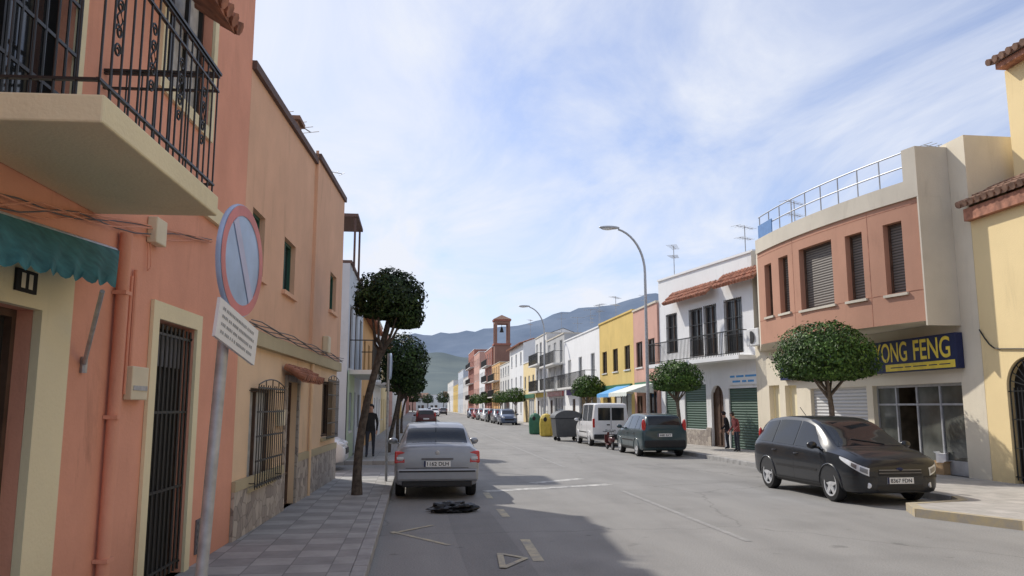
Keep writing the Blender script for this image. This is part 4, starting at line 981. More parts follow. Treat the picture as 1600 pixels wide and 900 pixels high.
def car_body(S, name, mats, root, axles, wr):
    xs = [r[0] for r in S.t]; st = []
    for a, b in zip(xs, xs[1:]):
        k = max(2, int((b-a)/.09)); st += [a+(b-a)*i/k for i in range(k)]
    st.append(xs[-1]); vs = []; n = 0
    for x in st:
        h = S.half(x); ring = [(x,y,z) for y,z in h]+[(x,-y,z) for y,z in h[-2:0:-1]]; n = len(ring); vs += ring
    mb = MB(); k = len(st)
    mb.add(vs, [(i*n+j, i*n+(j+1)%n, (i+1)*n+(j+1)%n, (i+1)*n+j) for i in range(k-1) for j in range(n)]+[tuple(range(n))[::-1], tuple((k-1)*n+j for j in range(n))])
    o = mb.build(name, mats, root, local=True)
    cu = MB()
    for ax in axles:
        w = S.at(ax)[3]
        for sgn in (-1, 1):
            cu.lathe([(wr+.055,0),(wr+.055,.5)], Matrix.Translation((ax, sgn*(w+.15) if sgn < 0 else w-.35, wr)) @ (Matrix.Rotation(-math.pi/2,4,'X')), 32, m=1)
    co = cu.build('cutter', mats, None)
    md = o.modifiers.new('b', 'BOOLEAN'); md.object = co; md.operation = 'DIFFERENCE'; md.solver = 'EXACT'
    bpy.context.view_layer.update(); dg = bpy.context.evaluated_depsgraph_get(); dg.update()
    me = bpy.data.meshes.new_from_object(o.evaluated_get(dg)); o.modifiers.clear()
    if len(me.polygons) > 50: o.data = me; me.name = name
    bpy.data.objects.remove(co)
    for p in o.data.polygons: p.use_smooth = True
    o.data.set_sharp_from_angle(angle=math.radians(32)); return o
def patch(mb, fn, nu, nv, m=0):
    vs = [fn(i/nu, j/nv) for i in range(nu+1) for j in range(nv+1)]
    mb.add(vs, [(i*(nv+1)+j,(i+1)*(nv+1)+j,(i+1)*(nv+1)+j+1,i*(nv+1)+j+1) for i in range(nu) for j in range(nv)], m)
def wheels(S, root, axles, wr, paint, rimmat='rim', spokes=5):
    for ax in axles:
        w = S.at(ax)[3]
        for sgn in (-1, 1):
            Q = Matrix.Translation((ax, sgn*(w-.012), wr)) @ Matrix.Rotation(-sgn*math.pi/2, 4, 'X')
            mb = MB(); mb.lathe([(wr*.62,-.19),(wr*.93,-.19),(wr,-.165),(wr,-.03),(wr*.94,0),(wr*.72,.004),(wr*.68,-.02)], Q, 28, cap=(True, False)); wl = mb.build('wheel', 'rubber', root, local=True, smooth=40)
            mb = MB(); mb.lathe([(wr*.69,-.012),(wr*.61,-.05),(.02,-.055)], Q, 28, m=1, cap=(False, True))
            mb.lathe([(wr*.17,-.06),(wr*.17,-.004),(wr*.12,.004),(.004,.004)], Q, 14)
            for k in range(spokes):
                a = 2*math.pi*k/spokes+.3
                rot = Q @ Matrix.Rotation(a, 4, 'Z'); c = [(wr*.12,-.055,-.03),(wr*.62,-.042,-.03),(wr*.62,.042,-.03),(wr*.12,.055,-.03),(wr*.12,-.05,.0),(wr*.62,-.036,-.004),(wr*.62,.036,-.004),(wr*.12,.05,.0)]
                mb.box8([rot @ Vector(p) for p in c])
            mb.lathe([(wr*.60,-.04),(wr*.605,.002),(wr*.69,.006),(wr*.70,-.02)], Q, 28, cap=(False, False))
            mb.build('rim', [rimmat, 'plast'], wl, local=True, smooth=35)
            mb = MB(); pts = []
            for k in range(15):
                a = math.radians(-8+196*k/14); x = ax+(wr+.06)*math.cos(a); z = wr+(wr+.06)*math.sin(a); z = max(z, S.at(x)[0]+.04); pts.append(S.skin(x, z, .002, sgn))
            mb.tube(pts, .016, 6); mb.build('wheel_arch', paint, root, local=True, smooth=60)
def car(label, cat, name, loc, rotz, tab, paint, axles, wr, sides, wind, rear, plate=None, platex='rear', near=True, group=None, rimmat='rim', lights=None, handle=(.0,), spokes=5, extra=None):
    root = thing(name, label, cat, loc, rotz, group); S = CarShape(tab)
    car_body(S, 'body', [paint, 'plast'], root, axles, wr)
    wheels(S, root, axles, wr, paint, rimmat, spokes)
    top = lambda x: S.at(x)[2]
    for (xb0, xt0, xb1, xt1) in sides:
        for sgn in (-1, 1):
            mb = MB()
            def fn(a, b):
                xb = xb0+(xb1-xb0)*a; xt = xt0+(xt1-xt0)*a; x = xb+(xt-xb)*b
                zb, zl, zt, w, wr_ = S.at(x); z0 = zl+.025; z1 = max(z0+.01, zt-.085); z = z0+(z1-z0)*b
                return Vector((x, sgn*(S.side(x, z)+.006), z))
            patch(mb, fn, 8, 5); mb.build('side_window', 'carglass', root, local=True, smooth=60)
    def glass(x0, x1, nm, k0=.80, k1=.86):
        mb = MB()
        def fn(a, b):
            x = x0+(x1-x0)*a; zb, zl, zt, w, wr_ = S.at(x); y = (2*b-1); h = S.half(x); yy = abs(y)*wr_*(k0+(k1-k0)*a)
            up = [q for q in h[10:]][::-1]
            z = up[0][1]
            for (ya,za),(yb,zb_) in zip(up, up[1:]):
                if ya <= yy <= yb: z = za+(zb_-za)*(yy-ya)/max(1e-6, yb-ya)
            sl = (top(x+.01)-top(x-.01))/.02; nn = Vector((-sl, 0, 1)).normalized()*.008
            return Vector((x, math.copysign(yy, y), z))+nn
        patch(mb, fn, 8, 10); return mb.build(nm, 'carglass', root, local=True, smooth=60)
    glass(wind[0], wind[1], 'windscreen', .93, .90)
    if rear[0] == 'flat':
        _, x, z0, z1, yw = rear
        for s in (-1, 1):
            mb = MB(); mb.box((x-.012, min(s*.03, s*yw), z0), (x+.02, max(s*.03, s*yw), z1)); mb.build('rear_window', 'carglass', root, local=True, bevel=.01)
    else: glass(rear[0], rear[1], 'rear_window', .90, .92)
    xf, xr = tab[-1][0], tab[0][0]
    for s in (-1, 1):
        x = max(wind)-.42; zl = S.at(x)[1]; mb = MB(); mb.ball((x, s*(S.at(x)[3]+.10), zl+.10), .07, .11, .075, 12, 8); mb.tube([V(x,s*(S.at(x)[3]-.05),zl+.05),V(x,s*(S.at(x)[3]+.08),zl+.07)], .025, 6); mb.build('mirror', paint, root, local=True, smooth=60)
    if plate:
        x = (xr-.012) if platex == 'rear' else (xf+.012); s = -1 if platex == 'rear' else 1; z = lights['plate']
        mb = MB(); mb.box((min(x,x-s*.05),-.26,z-.056),(max(x,x-s*.05),.26,z+.056)); p_ = mb.build('licence_plate', 'platewhite', root, local=True)
        mb = MB(); add_text(mb, plate, lambda a, b: Vector((x+s*.004, s*(-.2+.42*a), z-.036+.072*b))); mb.build('plate_text', 'black', p_, local=True)
        mb = MB(); mb.box((min(x,x+s*.003),s*-.26 if s > 0 else .225,z-.056),(max(x,x+s*.003),s*-.225 if s > 0 else .26,z+.056)); mb.build('plate_band', 'signblue', p_, local=True)
    if near:
        for s in (-1, 1):
            for xh in handle:
                z = S.at(xh)[1]-.13; y = s*(S.side(xh, z)); mb = MB(); mb.tube([V(xh-.09,y,z),V(xh-.05,y+s*.025,z),V(xh+.05,y+s*.025,z),V(xh+.09,y,z)], .014, 6); mb.build('door_handle', paint, root, local=True, smooth=60)
            for xs_ in lights.get('seams', ()):
                mb = MB()
                for k in range(8):
                    zb, zl = S.at(xs_)[:2]; z0 = zb+.12+(zl-zb-.12)*k/8; z1 = zb+.12+(zl-zb-.12)*(k+1)/8; y0 = s*(S.side(xs_,z0)+.002); y1 = s*(S.side(xs_,z1)+.002)
                    mb.poly([V(xs_-.006,y0,z0),V(xs_+.006,y0,z0),V(xs_+.006,y1,z1),V(xs_-.006,y1,z1)])
                mb.build('door_gap', 'plast', root, local=True)
            ax0, ax1 = min(axles)+wr+.08, max(axles)-wr-.08
            mb = MB(); zz = S.at(0)[0]
            patch(mb, lambda a, b: S.skin(ax0+(ax1-ax0)*a, zz+.04+.09*b, .005, s), 10, 2); mb.build('sill_trim', 'plast', root, local=True)
            mb = MB(); patch(mb, lambda a, b: S.skin(ax0+.05+(ax1-ax0-.1)*a, zz+.34+.045*b, .007, s), 10, 1); mb.build('door_trim', 'plast', root, local=True)
    if extra: extra(root, S)
    return root, S
SED = [(-2.11,.34,.80,.90,.77,.66),(-2.09,.28,.88,.99,.805,.69),(-2.0,.26,.93,1.05,.82,.69),(-1.58,.22,.95,1.07,.825,.69),(-1.12,.2,.95,1.34,.825,.63),(-.75,.2,.94,1.44,.825,.60),(0,.2,.93,1.46,.825,.595),(.45,.2,.92,1.405,.825,.60),(.95,.2,.91,1.14,.82,.66),(1.25,.2,.89,.99,.82,.69),(1.85,.22,.79,.87,.79,.64),(2.05,.26,.68,.74,.73,.58),(2.11,.34,.58,.62,.66,.5)]
MPV = [(-2.10,.40,.85,1.0,.72,.52),(-2.05,.32,.95,1.15,.83,.64),(-1.90,.26,1.0,1.42,.89,.62),(-1.55,.22,1.01,1.54,.905,.63),(-.7,.2,.99,1.60,.91,.63),(0,.2,.97,1.58,.91,.63),(.45,.2,.955,1.49,.91,.645),(1.05,.2,.94,1.19,.905,.71),(1.36,.2,.92,1.035,.90,.76),(1.75,.2,.87,.965,.885,.76),(1.98,.21,.81,.88,.85,.73),(2.08,.22,.765,.825,.79,.69),(2.13,.23,.725,.78,.71,.63),(2.16,.24,.69,.735,.60,.52),(2.18,.25,.66,.70,.47,.41)]
HAT = [(-2.01,.36,.84,.92,.76,.62),(-1.98,.29,.95,1.08,.82,.66),(-1.90,.25,.97,1.28,.84,.63),(-1.74,.22,.97,1.46,.85,.62),(-1.4,.2,.97,1.52,.86,.61),(-.6,.2,.96,1.55,.86,.61),(.1,.2,.95,1.53,.86,.61),(.5,.2,.94,1.44,.86,.62),(1.0,.2,.93,1.17,.855,.67),(1.25,.2,.90,1.03,.85,.69),(1.7,.2,.80,.90,.82,.66),(1.93,.23,.68,.74,.75,.58),(2.01,.30,.55,.60,.66,.5)]
VAN = [(-2.12,.38,1.10,1.82,.80,.68),(-2.09,.32,1.12,1.90,.85,.73),(-1.95,.28,1.12,1.95,.87,.745),(-1,.25,1.11,1.96,.875,.75),(.3,.25,1.1,1.95,.875,.745),(.7,.25,1.08,1.83,.875,.735),(1.25,.25,1.05,1.36,.87,.71),(1.45,.25,1.0,1.16,.86,.69),(1.9,.26,.85,.95,.82,.62),(2.06,.3,.66,.76,.74,.54),(2.12,.36,.55,.65,.66,.48)]
def silver_extra(root, S):
    for s in (-1, 1):
        mb = MB(); mb.box8([(-2.115,s*.62,.70),(-2.115,s*.835,.70),(-1.90,s*.835,.70),(-1.90,s*.62,.70),(-2.105,s*.62,.935),(-2.085,s*.828,.935),(-1.92,s*.828,.935),(-1.92,s*.62,.935)]); tl = mb.build('tail_light', 'redlens', root, local=True, bevel=.025)
        mb = MB(); mb.box((-2.125,min(s*.66,s*.79),.775),(-2.10,max(s*.66,s*.79),.825)); mb.build('reverse_lens', 'lens', tl, local=True, bevel=.006)
        mb = MB(); mb.ball((1.93, s*.55, .68), .14, .16, .09, 14, 8); mb.build('headlight', 'lens', root, local=True, smooth=60)
    mb = MB(); mb.box((-2.17,-.80,.36),(-2.0,.80,.60)); mb.build('rear_bumper', 'silver', root, local=True, bevel=.045)
    mb = MB(); mb.box((-2.178,-.74,.535),(-2.16,.74,.565)); mb.build('bumper_strip', 'plast', root, local=True)
    mb = MB(); mb.box((-2.13,-.68,.25),(-2.0,.68,.365)); mb.build('rear_valance', 'plast', root, local=True, bevel=.02)
    mb = MB(); mb.lathe([(.045,-.02),(.045,.008),(.035,.012),(.003,.012)], Matrix.Translation((-2.105,0,.90)) @ Matrix.Rotation(-math.pi/2-.15,4,'Y'), 20); mb.build('badge', 'rim', root, local=True, smooth=40)
    mb = MB(); mb.box((-2.13,-.31,.765),(-2.09,.31,.80)); mb.build('boot_handle', 'greyink', root, local=True)
    mb = MB(); mb.box((-2.116,-.61,.606),(-2.08,.61,.615)); mb.build('boot_gap', 'plast', root, local=True)
    mb = MB(); mb.tube([V(-.9,0,1.44),V(-1.15,0,1.62)], .007, 5); mb.build('aerial', 'plast', root, local=True)
car('grey silver saloon car parked at the left kerb, rear towards the viewer', 'car', 'parked_car', (.42,18.15,0), math.radians(90.4), SED, 'silver', (1.30,-1.22), .30, [(-.12,-.12,.86,.42),(-1.02,-.70,-.17,-.17),(-1.36,-1.08,-1.06,-.76)], (1.1,.5), (-1.54,-1.08), '1162 DLH', 'rear', lights={'plate': .69, 'seams': (-.15,.88,-1.0)}, handle=(-.05,-.95), extra=silver_extra)
def mpv_extra(root, S):
    for s in (-1, 1):
        x0, x1 = 1.66, 2.160
        def fx(a): return x0+(x1-x0)*(1-(1-a)**1.8)
        def hl_fn(a, b, off=.006):
            x = fx(a); zl = S.at(x)[1]; h = .03+.115*a**.55; return S.skin(x, zl-.012-h*(1-b), off, s)
        mb = MB(); patch(mb, hl_fn, 16, 4); hl = mb.build('headlight', 'lens', root, local=True, smooth=60)
        mb = MB(); patch(mb, lambda a, b: hl_fn(.45+.18*a, .2+.6*b, .010), 5, 3); mb.build('reflector', 'greypaint', hl, local=True, smooth=60)
        mb = MB(); patch(mb, lambda a, b: hl_fn(.72+.2*a, .2+.6*b, .010), 5, 3); mb.build('reflector', 'greypaint', hl, local=True, smooth=60)
        mb = MB(); mb.ball((-1.93, s*(S.side(-1.93,1.15)-.03), 1.15), .055, .045, .17, 14, 8); mb.build('tail_light', 'redlens', root, local=True, smooth=60)
        mb = MB(); mb.lathe([(.05,-.03),(.05,.012),(.04,.017),(.003,.017)], Matrix.Translation((2.145, s*.61,.37)) @ Matrix.Rotation(math.pi/2-.0,4,'Y') @ Matrix.Rotation(-s*.6,4,'X'), 16); mb.build('fog_lamp', 'lens', root, local=True, smooth=40)
        mb = MB()
        def fx2(a): return 1.76+(2.179-1.76)*(1-(1-a)**1.8)
        patch(mb, lambda a, b: S.skin(fx2(a), .505+.03*b, .008, s), 18, 1); mb.build('bumper_strip', 'plast', root, local=True, smooth=60)
        mb = MB(); patch(mb, lambda a, b: Vector((1.36+(1.95-1.36)*a, s*(S.at(1.36+(1.95-1.36)*a)[4]*.93-.012*b), S.at(1.36+(1.95-1.36)*a)[2]-.012+.004)), 10, 1); mb.build('bonnet_gap', 'plast', root, local=True)
    mb = MB(); mb.box((2.1,-.43,.545),(2.190,.43,.645)); gr = mb.build('grille', 'plast', root, local=True, bevel=.012)
    for z0, z1 in ((.638,.654),(.588,.598)):
        mb = MB(); mb.box((2.1,-.42,z0),(2.196,.42,z1)); mb.build('grille_bar', 'greypaint', gr, local=True)
    mb = MB(); mb.box((2.1,-.46,.27),(2.190,.46,.375)); mb.build('lower_intake', 'plast', root, local=True, bevel=.012)
    mb = MB(); mb.ball((2.185,0,.662), .02, .07, .03, 14, 8); mb.build('badge', 'signblue', root, local=True, smooth=60)
    mb = MB(); mb.tube([V(1.30,.3,S.at(1.30)[2]+.02),V(1.20,0,S.at(1.20)[2]+.02),V(1.12,-.3,S.at(1.12)[2]+.018)], .009, 5); mb.build('wiper', 'plast', root, local=True)
    mb = MB(); mb.tube([V(-1.6,.3,1.52),V(-1.95,.3,1.78)], .008, 5); mb.build('aerial', 'plast', root, local=True)
car('black compact people carrier parked facing the viewer on the right', 'car', 'parked_car', (8.78,16.25,0), math.radians(-90+1.5), MPV, 'blackpaint', (1.31,-1.30), .325, [(-.05,-.05,1.12,.46),(-1.0,-1.0,-.11,-.11),(-1.76,-1.62,-1.06,-1.06)], (1.32,.50), (-2.03,-1.88), '8367 FDN', 'front', lights={'plate': .455, 'seams': (-.08,1.0,-1.03)}, handle=(.05,-.92), extra=mpv_extra)
def hat_extra(root, S):
    for s in (-1, 1):
        mb = MB(); mb.ball((-1.92, s*.75, 1.10), .085, .075, .25, 16, 10); mb.build('tail_light', 'redlens', root, local=True, smooth=60)
        mb = MB(); mb.ball((1.83, s*.56, .72), .16, .17, .10, 14, 8); mb.build('headlight', 'lens', root, local=True, smooth=60)
    mb = MB(); mb.box((-2.06,-.76,.34),(-1.92,.76,.60)); mb.build('rear_bumper', 'plast', root, local=True, bevel=.04)
    mb = MB(); mb.box((1.9,-.45,.45),(2.03,.45,.62)); mb.build('grille', 'plast', root, local=True, bevel=.02)
hatargs = dict(axles=(1.22,-1.22), wr=.30, sides=[(-.10,-.10,.95,.50),(-1.0,-1.0,-.16,-.16),(-1.62,-1.5,-1.06,-1.06)], wind=(1.18,.54), rear=(-1.96,-1.76), lights={'plate': .78, 'seams': (-.13,.92,-1.03)}, handle=(0,-.95), extra=hat_extra)
hat, _ = car('dark teal hatchback parked rear towards the viewer before the white house', 'car', 'parked_car', (8.88,30.3,0), math.radians(90), HAT, 'greenpaint', plate='4480 BXT', platex='rear', **hatargs)
def van_extra(root, S):
    for s in (-1, 1):
        mb = MB(); mb.box((-2.13,s*.80-.05,.85),(-2.04,s*.80+.05,1.25)); mb.build('tail_light', 'redlens', root, local=True, bevel=.02)
        mb = MB(); mb.ball((1.95, s*.58, .80), .14, .17, .11, 14, 8); mb.build('headlight', 'lens', root, local=True, smooth=60)
    mb = MB(); mb.box((-2.17,-.80,.34),(-2.02,.80,.55)); mb.build('rear_bumper', 'plast', root, local=True, bevel=.03)
    mb = MB(); mb.box((-2.128,-.006,.56),(-2.11,.006,1.80)); mb.build('rear_door_gap', 'plast', root, local=True)
    mb = MB(); mb.box((-2.14,.06,.95),(-2.12,.20,1.0)); mb.build('door_handle', 'plast', root, local=True)
car('white van parked beyond the teal hatchback with dark rear windows', 'van', 'parked_van', (8.82,38.2,0), math.radians(90), VAN, 'whitepaint', (1.32,-1.30), .32, [(.28,.28,1.2,.72),(-.85,-.85,.16,.16),(-1.85,-1.85,-.95,-.95)], (1.42,.76), ('flat',-2.12,1.17,1.74,.60), '5127 CVK', 'rear', lights={'plate': .72, 'seams': (.22,-.9,1.2)}, handle=(.35,), extra=van_extra)
def carcopy(loc, rz, paint, label, group):
    c = copy_tree(hat); c.location = loc; c.rotation_euler = (0,0,math.radians(rz)); tag(c, label, 'car', group)
    for ch in c.children:
        if ch.name.startswith(('body','mirror','door_handle','wheel_arch')):
            ch.material_slots[0].link = 'OBJECT'; ch.material_slots[0].material = M[paint]
        if ch.name.startswith('licence_plate'):
            for q in list(ch.children):
                if q.name.startswith('plate_text'): bpy.data.objects.remove(q)
    return c
G1 = 'cars parked along the right kerb far away'
for Y, pt, lab in ((80,'bluepaint','blue grey car parked facing the viewer past the bins'),(87,'greypaint','grey car just behind the blue grey parked car'),(94,'blackpaint','black car parked far along the right kerb'),(101,'whitepaint','white car in the far right parking row'),(109,'greypaint','distant grey car near the end of the right parking row'),(118,'redpaint','distant red car in the right parking row'),(128,'bluepaint','last blue car of the right parking row')):
    carcopy((9.0,Y,0), -90 if Y != 94 else 90, pt, lab, G1)
carcopy((.85,70,0), 90, 'maroon', 'dark maroon car parked at the left kerb far ahead of the silver car', 'cars parked along the left kerb')
carcopy((.85,80,0), 90, 'greypaint', 'grey car parked ahead of the dark maroon car on the left', 'cars parked along the left kerb')
carcopy((.9,100,0), 90, 'whitepaint', 'white car parked far ahead at the left kerb', 'cars parked along the left kerb')
carcopy((3.4,150,0), -90, 'whitepaint', 'white car driving towards the viewer in the distance', 'cars driving in the distance')
carcopy((5.8,175,0), 90, 'greypaint', 'grey car driving away in the distance', 'cars driving in the distance')
carcopy((3.6,210,0), -90, 'bluepaint', 'tiny dark car at the far end of the street', 'cars driving in the distance')
carcopy((-3.98,24.1,0), 0, 'whitepaint', 'pale car nosing out of the side street on the left', 'car in the side street')
# scooter
t = thing('scooter', 'dark maroon motor scooter parked between the white van and the teal hatchback', 'scooter', (8.15,33.6,0), math.radians(92))
t.scale = (.72,.72,.72)
for x in (-.6,.6):
    mb = MB(); mb.lathe([(.14,-.05),(.22,-.05),(.25,0),(.22,.05),(.14,.05)], Matrix.Translation((x,0,.25)) @ Matrix.Rotation(math.pi/2,4,'X'), 20); w = mb.build('wheel', 'rubber', t, local=True, smooth=40)
    mb = MB(); mb.lathe([(.13,-.055),(.13,.055)], Matrix.Translation((x,0,.25)) @ Matrix.Rotation(math.pi/2,4,'X'), 14); mb.build('rim', 'greyink', w, local=True)
mb = MB(); mb.ball((-.35,0,.58), .42, .17, .22, 14, 9); mb.box((-.2,-.15,.28),(.35,.15,.36)); mb.tube([V(.58,0,.3),V(.42,0,.75),V(.36,0,1.0)], [.12,.11,.07], 10); mb.box((.36,-.22,.4),(.42,.22,.85)); mb.build('body', 'maroon', t, local=True, smooth=50)
mb = MB(); mb.ball((-.35,0,.80), .36, .14, .07, 14, 8); mb.build('seat', 'plast', t, local=True, smooth=60)
mb = MB(); mb.tube([V(.28,-.34,1.05),V(.36,0,1.0),V(.28,.34,1.05)], .018, 8); mb.build('handlebar', 'plast', t, local=True)
mb = MB(); mb.ball((.44,0,.92), .06, .09, .07, 12, 8); mb.build('headlight', 'lens', t, local=True, smooth=60)
# bins
t = thing('waste_bin', 'dark grey wheeled waste container beside the white van', 'waste bin', (7.95,42.5,0), 0)
mb = MB(); mb.box8([(-.62,-.62,.22),(.62,-.62,.22),(.62,.62,.22),(-.62,.62,.22),(-.72,-.8,1.18),(.72,-.8,1.18),(.72,.8,1.18),(-.72,.8,1.18)]); mb.build('tub', 'bingrey', t, local=True, bevel=.04)
mb = MB(); n = 12; pr = [(-.76*math.cos(math.pi*i/n), 1.2+.40*math.sin(math.pi*i/n)) for i in range(n+1)]
mb.add([(x,-.82,z) for x,z in pr]+[(x,.82,z) for x,z in pr], [tuple(range(n+1)), tuple(range(n+1,2*n+2))]+[(i,i+1,n+2+i,n+1+i) for i in range(n)]+[(0,n,2*n+1,n+1)]); mb.build('lid', 'bingrey', t, local=True, smooth=40)
for sx in (-1,1):
    for sy in (-1,1):
        mb = MB(); mb.lathe([(.1,-.03),(.1,.03)], Matrix.Translation((sx*.5,sy*.5,.1)) @ Matrix.Rotation(math.pi/2,4,'X'), 14); mb.tube([V(sx*.5,sy*.5,.1),V(sx*.5,sy*.5,.23)], .03, 6); mb.build('wheel', 'rubber', t, local=True)
for X, Y, mt, lab in ((7.85,48.5,'binyel','yellow recycling container behind the grey waste bin'),(7.75,52.5,'bingreen','green recycling container behind the yellow one')):
    t = thing('recycling_bin', lab, 'waste bin', (X,Y,0), 0, 'recycling containers'); t.scale = (.66,.66,.86)
    mb = MB(); mb.lathe([(.55,.02),(.62,.1),(.66,.9),(.6,1.25),(.42,1.5),(.1,1.6),(.02,1.6)], Matrix.Rotation(.39,4,'Z'), 8); b_ = mb.build('shell', mt, t, local=True, bevel=.03)
    mb = MB(); mb.lathe([(.16,-.02),(.16,.06),(.12,.06)], Matrix.Translation((-.2,-.56,1.2)) @ Matrix.Rotation(math.pi/2,4,'X'), 14); mb.build('slot', 'plast', t, local=True)
    mb = MB(); mb.tube([V(-.1,0,1.58),V(-.1,0,1.75),V(.1,0,1.75),V(.1,0,1.58)], .025, 6); mb.build('lifting_loop', 'galv', t, local=True)
# shop clutter
pc = g(1476,741,.13)
for k, (dx, dy, sx, sy, sz, mt, rz) in enumerate(((0,0,.38,.32,.28,'card',.2),(-.42,.3,.32,.28,.34,'card',-.3),(.03,.03,.28,.24,.22,'bag',.5),(.42,-.12,.34,.28,.24,'bag',.1))):
    z = .13+(.285 if k == 2 else 0); mb = MB(); a,b,c_ = sx/2,sy/2,sz; fl = .06
    mb.box((-a,-b,0),(a,b,c_)); mb.box8([(-a,-b,c_+.001),(a,-b,c_+.001),(a,-b-fl,c_+.04),(-a,-b-fl,c_+.04),(-a,-b,c_+.006),(a,-b,c_+.006),(a,-b-fl,c_+.046),(-a,-b-fl,c_+.046)])
    mb.box8([(-a,b,c_+.001),(a,b,c_+.001),(a,b+fl,c_+.04),(-a,b+fl,c_+.04),(-a,b,c_+.006),(a,b,c_+.006),(a,b+fl,c_+.046),(-a,b+fl,c_+.046)])
    o = mb.build('box', mt, None); o.location = (pc.x+dx, pc.y+dy, z); o.rotation_euler = (0,0,rz)
    tag(o, ('open brown cardboard box beside the shop door, lowest of a pair','taller cardboard box nearest the shop window','small white box stacked on the brown cardboard box','low white box at the right end of the shop clutter')[k], 'box', 'boxes outside the shop')
pc = g(706,800); mb = MB()
def crum(d): return 1+.45*noise.noise(d*2.6+V(3,1,7))+.3*noise.noise(d*6+V(1,5,2))
mb.ball((0,0,.05), .40, .22, .12, 40, 22, f=crum)
for v in mb.v: v.z = max(v.z, .006)
o = mb.build('plastic_sheet', 'bagblk', None, smooth=25); o.location = (pc.x,pc.y,0); tag(o, 'crumpled black plastic lying on the road behind the silver car', 'rubbish')
# ------------------------------------------------------------------ people
def person(label, loc, rotz, top, legs, stoop=0, stride=0, sc=1.0, arms=(.12,.12), hairm='hair', group=None):
    t = thing('person', label, 'person', loc, rotz, group)
    vs = []; es = []; rs = []
    def v(x, y, z, r):
        k = max(0, (z-.92)); y2 = y+stoop*k*k*1.2; vs.append((x,y2,z-stoop*k*.22)); rs.append(r); return len(vs)-1
    pel = v(0,0,.94,.14); sp = v(0,0,1.12,.135); chn = v(0,.01,1.32,.155); nk = v(0,.0,1.47,.062); hd0 = v(0,.015,1.56,.085); hd = v(0,.02,1.64,.098); ht = v(0,.01,1.71,.07); ns = v(0,.125,1.61,.014)
    es += [(pel,sp),(sp,chn),(chn,nk),(nk,hd0),(hd0,hd),(hd,ht),(hd,ns)]
    for s, am in ((-1,arms[0]),(1,arms[1])):
        sh = v(s*.17,0,1.40,.068); el = v(s*.225,-.02+am*.2,1.12,.052); wr_ = v(s*.215,.04+am,.90,.036); ha = v(s*.21,.06+am*1.1,.83,.034); es += [(chn,sh),(sh,el),(el,wr_),(wr_,ha)]
        for k in range(4):
            f1 = v(s*.212,.03+am*1.1+.022*k,.775,.0105); f2 = v(s*.205,.035+am*1.1+.022*k,.735-.008*(k in (1,2)),.0085); es += [(ha,f1),(f1,f2)]
        th = v(s*.19,.115+am*1.1,.81,.011); th2 = v(s*.185,.125+am*1.1,.775,.009); es += [(ha,th),(th,th2)]
        st = s*stride; hp = v(s*.095,0,.88,.105); kn = v(s*.10,.03+st*.5,.50,.07); an = v(s*.10,st-.01,.10,.045); to = v(s*.11,st+.14,.045,.04); hl = v(s*.10,st-.05,.05,.042); es += [(pel,hp),(hp,kn),(kn,an),(an,to),(an,hl)]
    me = bpy.data.meshes.new('body'); me.from_pydata(vs, es, []); o = bpy.data.objects.new('body', me); COL.objects.link(o)
    sk = o.modifiers.new('s', 'SKIN'); ss = o.modifiers.new('u', 'SUBSURF'); ss.levels = 2; ss.render_levels = 2
    for i, d in enumerate(me.skin_vertices[0].data): d.radius = (rs[i], rs[i]*.86); d.use_root = i == 0
    bpy.context.view_layer.update(); dg = bpy.context.evaluated_depsgraph_get(); dg.update(); m2 = bpy.data.meshes.new_from_object(o.evaluated_get(dg)); o.modifiers.clear(); o.data = m2
    for mm in (top, legs, 'skin', 'plast'): m2.materials.append(M[mm])
    for p in m2.polygons:
        c_ = p.center; z = c_.z; p.use_smooth = True
        p.material_index = 3 if z < .11 else 2 if (z > 1.475-stoop*.14 or (z < .885 and abs(c_.x) > .165)) else 0 if (z > .86 or abs(c_.x) > .17) else 1
    o.parent = t
    mb = MB(); hz = 1.665-stoop*.17; hy = stoop*.66+.0; mb.ball((0,hy,hz), .108, .122, .105, 16, 10)
    keep = [f for f in mb.f if not (sum(mb.v[i].y for i in f)/len(f) > hy+.055 and sum(mb.v[i].z for i in f)/len(f) < hz+.035)]
    mb.f = keep; mb.m = [0]*len(keep); mb.build('hair', hairm, t, local=True, smooth=60)
    for s in (-1, 1): mb = MB(); mb.ball((s*.035,hy+.108,hz-.035), .012, .01, .009, 8, 6); mb.build('eye', 'hair', t, local=True)
    t.scale = (sc,)*3; return t
pp = g(1138,702,.13); person('person in dark clothes by the green shutter of the white house', (pp.x,pp.y,.13), math.radians(60), 'coat', 'jeans', stoop=.25, sc=.86, arms=(.2,.1))
pp = g(1153,706,.13); person('person in red jacket stooping beside the green shutter', (pp.x,pp.y,.13), math.radians(100), 'redcoat', 'jeans', stoop=.35, sc=.86, arms=(.25,.2))
person('person in black coat walking on the left pavement past the tree', (-1.5,27.6,.12), math.radians(180), 'coat', 'jeans', stride=.16, sc=1.0, arms=(.1,-.05))
